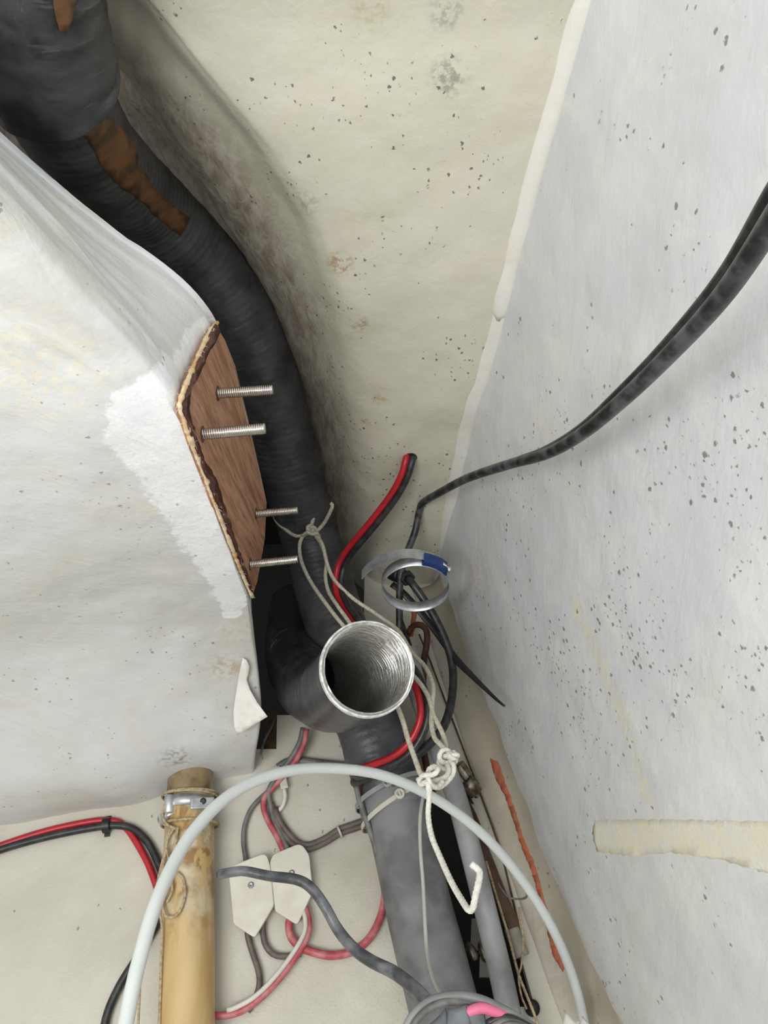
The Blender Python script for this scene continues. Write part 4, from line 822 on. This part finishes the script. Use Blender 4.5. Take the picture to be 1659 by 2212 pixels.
f2 = W(1012, 1722, 0.02); o = mesh('clip_leaf', *obox(W(1005, 1712, 0.022), (W(1018, 1735, 0.022) - W(992, 1690, 0.022)) * 0.5, Vector((0.003, 0, -0.001)), Vector((0, 0.002, 0))), M_gland, ft, smooth=False, auto=True)
bt_a, bt_b = W(985, 1690, 0.012), W(1108, 2006, 0.012); bd = (bt_b - bt_a) / 2; bs = bd.cross(Vector((0, 1, 0))).normalized()
o = mesh('wood_batten', *obox((bt_a + bt_b) / 2, bd, bs * 0.0065, Vector((0, 0.010, 0))), M_wood, smooth=False, auto=True); bevel(o, 0.001); setprops(o, 'dark brown wooden batten beside the grey conduit', 'batten')
a_, b_ = W(1104, 2004, 0.012), W(1128, 2066, 0.012); o = tube('pale_pipe_stub', [a_, a_.lerp(b_, 0.5), b_], 0.0085, simple('dusty_pale_plastic', (168, 164, 150), 0.6), step=0.004, n=18); setprops(o, 'short pale pipe stub under the wooden batten', 'pipe')
o = wire('thin_dark_wire', 'thin dark wire running down between conduit and orange streak', [(905, 1370, 0.012), (930, 1430), (962, 1515), (1000, 1615), (1040, 1722), (1078, 1828), (1102, 1920), (1122, 2010), (1128, 2060)], 0.0012, M_wood, n=6)
o = wire('thin_brown_wire', 'thin brown wire close to the wooden batten edge', [(995, 1700, 0.03), (1030, 1765, 0.03), (1060, 1850, 0.03), (1088, 1920, 0.03), (1120, 1990, 0.03)], 0.0009, M_wood, n=6)
jt2 = thing('frayed_twine', 'pale frayed twine trailing down the right of the conduit', 'twine', W(1165, 2212, 0.03))
tube('strand', [W(*q) for q in [(1050, 1860, 0.03), (1075, 1945, 0.03), (1098, 2020, 0.03), (1112, 2075, 0.03), (1122, 2110, 0.035), (1140, 2155, 0.035), (1162, 2212, 0.035), (1178, 2260, 0.035)]], 0.0017, M_jute, jt2, step=0.002, n=8, mod=jm)
tube('strand', [W(*q) for q in [(1122, 1960, 0.03), (1130, 2030, 0.03), (1126, 2085, 0.03), (1120, 2110, 0.035), (1126, 2150, 0.035), (1138, 2180, 0.035)]], 0.0012, M_jute, jt2, step=0.002, n=8, mod=jm)
tube('loop', [P(1115, 1880, 0.775), P(1128, 1905, 0.79), (P(1138, 1930, 0.80)), P(1134, 1940, 0.81), P(1115, 1942, 0.825), P(1095, 1935, 0.83), P(1075, 1908, 0.84)], 0.0012, M_gw, jt2, step=0.002, n=6)
lt = thing('latch_fitting', 'small metal swivel fitting in the dark opening', 'fitting', W(1035, 2080, 0.0))
for x, y, ln in ((1018, 2055, 0.011), (1042, 2050, 0.015)):
    c = W(x, y, -0.01); mesh('knuckle', *lathe([(0.003, -ln), (0.006, -ln * 0.7), (0.0068, 0), (0.006, ln * 0.7), (0.003, ln)], c, Vector((0.35, -0.3, -1)), 18), M_brass, lt, auto=True)
mesh('yoke', *obox(W(1035, 2020, -0.012), Vector((0.010, 0, 0)), Vector((0, 0.006, 0)), Vector((0.002, 0, 0.016))), simple('dull_grey_metal', (96, 94, 88), 0.5, 0.3), lt, smooth=False, auto=True)
mesh('yoke_base', *obox(W(1052, 2090, -0.012), Vector((0.009, 0, 0)), Vector((0, 0.006, 0)), Vector((0.001, 0, 0.010))), simple('dull_grey_metal', (122, 120, 112), 0.5, 0.6), lt, smooth=False, auto=True)
o = tube('small_grommet', [W(1150, 2176, 0.0), W(1150, 2177, 0.002), W(1150, 2178, 0.005)], 0.008, M_gland, step=0.004, n=20); setprops(o, 'dark round rubber grommet low beside the twine', 'grommet')
# left gap: wooden strip and thin wire
o = mesh('wood_sliver', *obox(on_y(588, 1595, YW + 0.02), Vector((0.010, 0, 0)), Vector((0, 0.006, 0)), Vector((0, 0, 0.035))), M_wood, smooth=False, auto=True); setprops(o, 'brown wood sliver in the gap beside the bulkhead', 'wood')
o = tube('gap_wire', [on_y(596, 1548, YW + 0.005), on_y(584, 1575, YW - 0.01), on_y(571, 1600, YW - 0.02), on_y(564, 1628, YW - 0.03), on_y(566, 1640, YW - 0.03)], 0.0016, M_gw, step=0.003, n=8); setprops(o, 'thin grey wire in the gap under the duct', 'wire')
# torn paper flap on the moulding
fl = [(524, 1421), (533, 1426), (539, 1440), (537, 1455), (533, 1468), (540, 1490), (556, 1518), (578, 1548), (548, 1566), (513, 1588), (506, 1568), (504, 1540), (508, 1510), (515, 1465)]
def flap():
    bm = bmesh.new(); bm.faces.new([bm.verts.new((x, y, 0)) for x, y in fl])
    for k in range(1410, 1600, 12): bmesh.ops.bisect_plane(bm, geom=bm.verts[:] + bm.edges[:] + bm.faces[:], plane_co=(0, k, 0), plane_no=(0, 1, 0))
    for k in range(500, 590, 10): bmesh.ops.bisect_plane(bm, geom=bm.verts[:] + bm.edges[:] + bm.faces[:], plane_co=(k, 0, 0), plane_no=(1, 0, 0))
    bmesh.ops.triangulate(bm, faces=bm.faces[:]); bm.verts.index_update(); vs = []
    for v in bm.verts:
        x, y = v.co.x, v.co.y; base = hit(512, y, 'block'); d = (base - C0).y * CS + (base - C0).z * SN
        k = max(0, (y - 1430) / 150); vs.append(P(x, y, d - 0.003 - 0.016 * k * k - 0.010 * max(0, (x - 520) / 50) * k))
    fs = [tuple(v.index for v in f.verts) for f in bm.faces]; bm.free(); return vs, fs
o = mesh('torn_paper', *flap(), M_paper, auto=True); solid(o, 0.0007, 0); setprops(o, 'white torn paper flap stuck to the moulding left of the duct', 'paper')
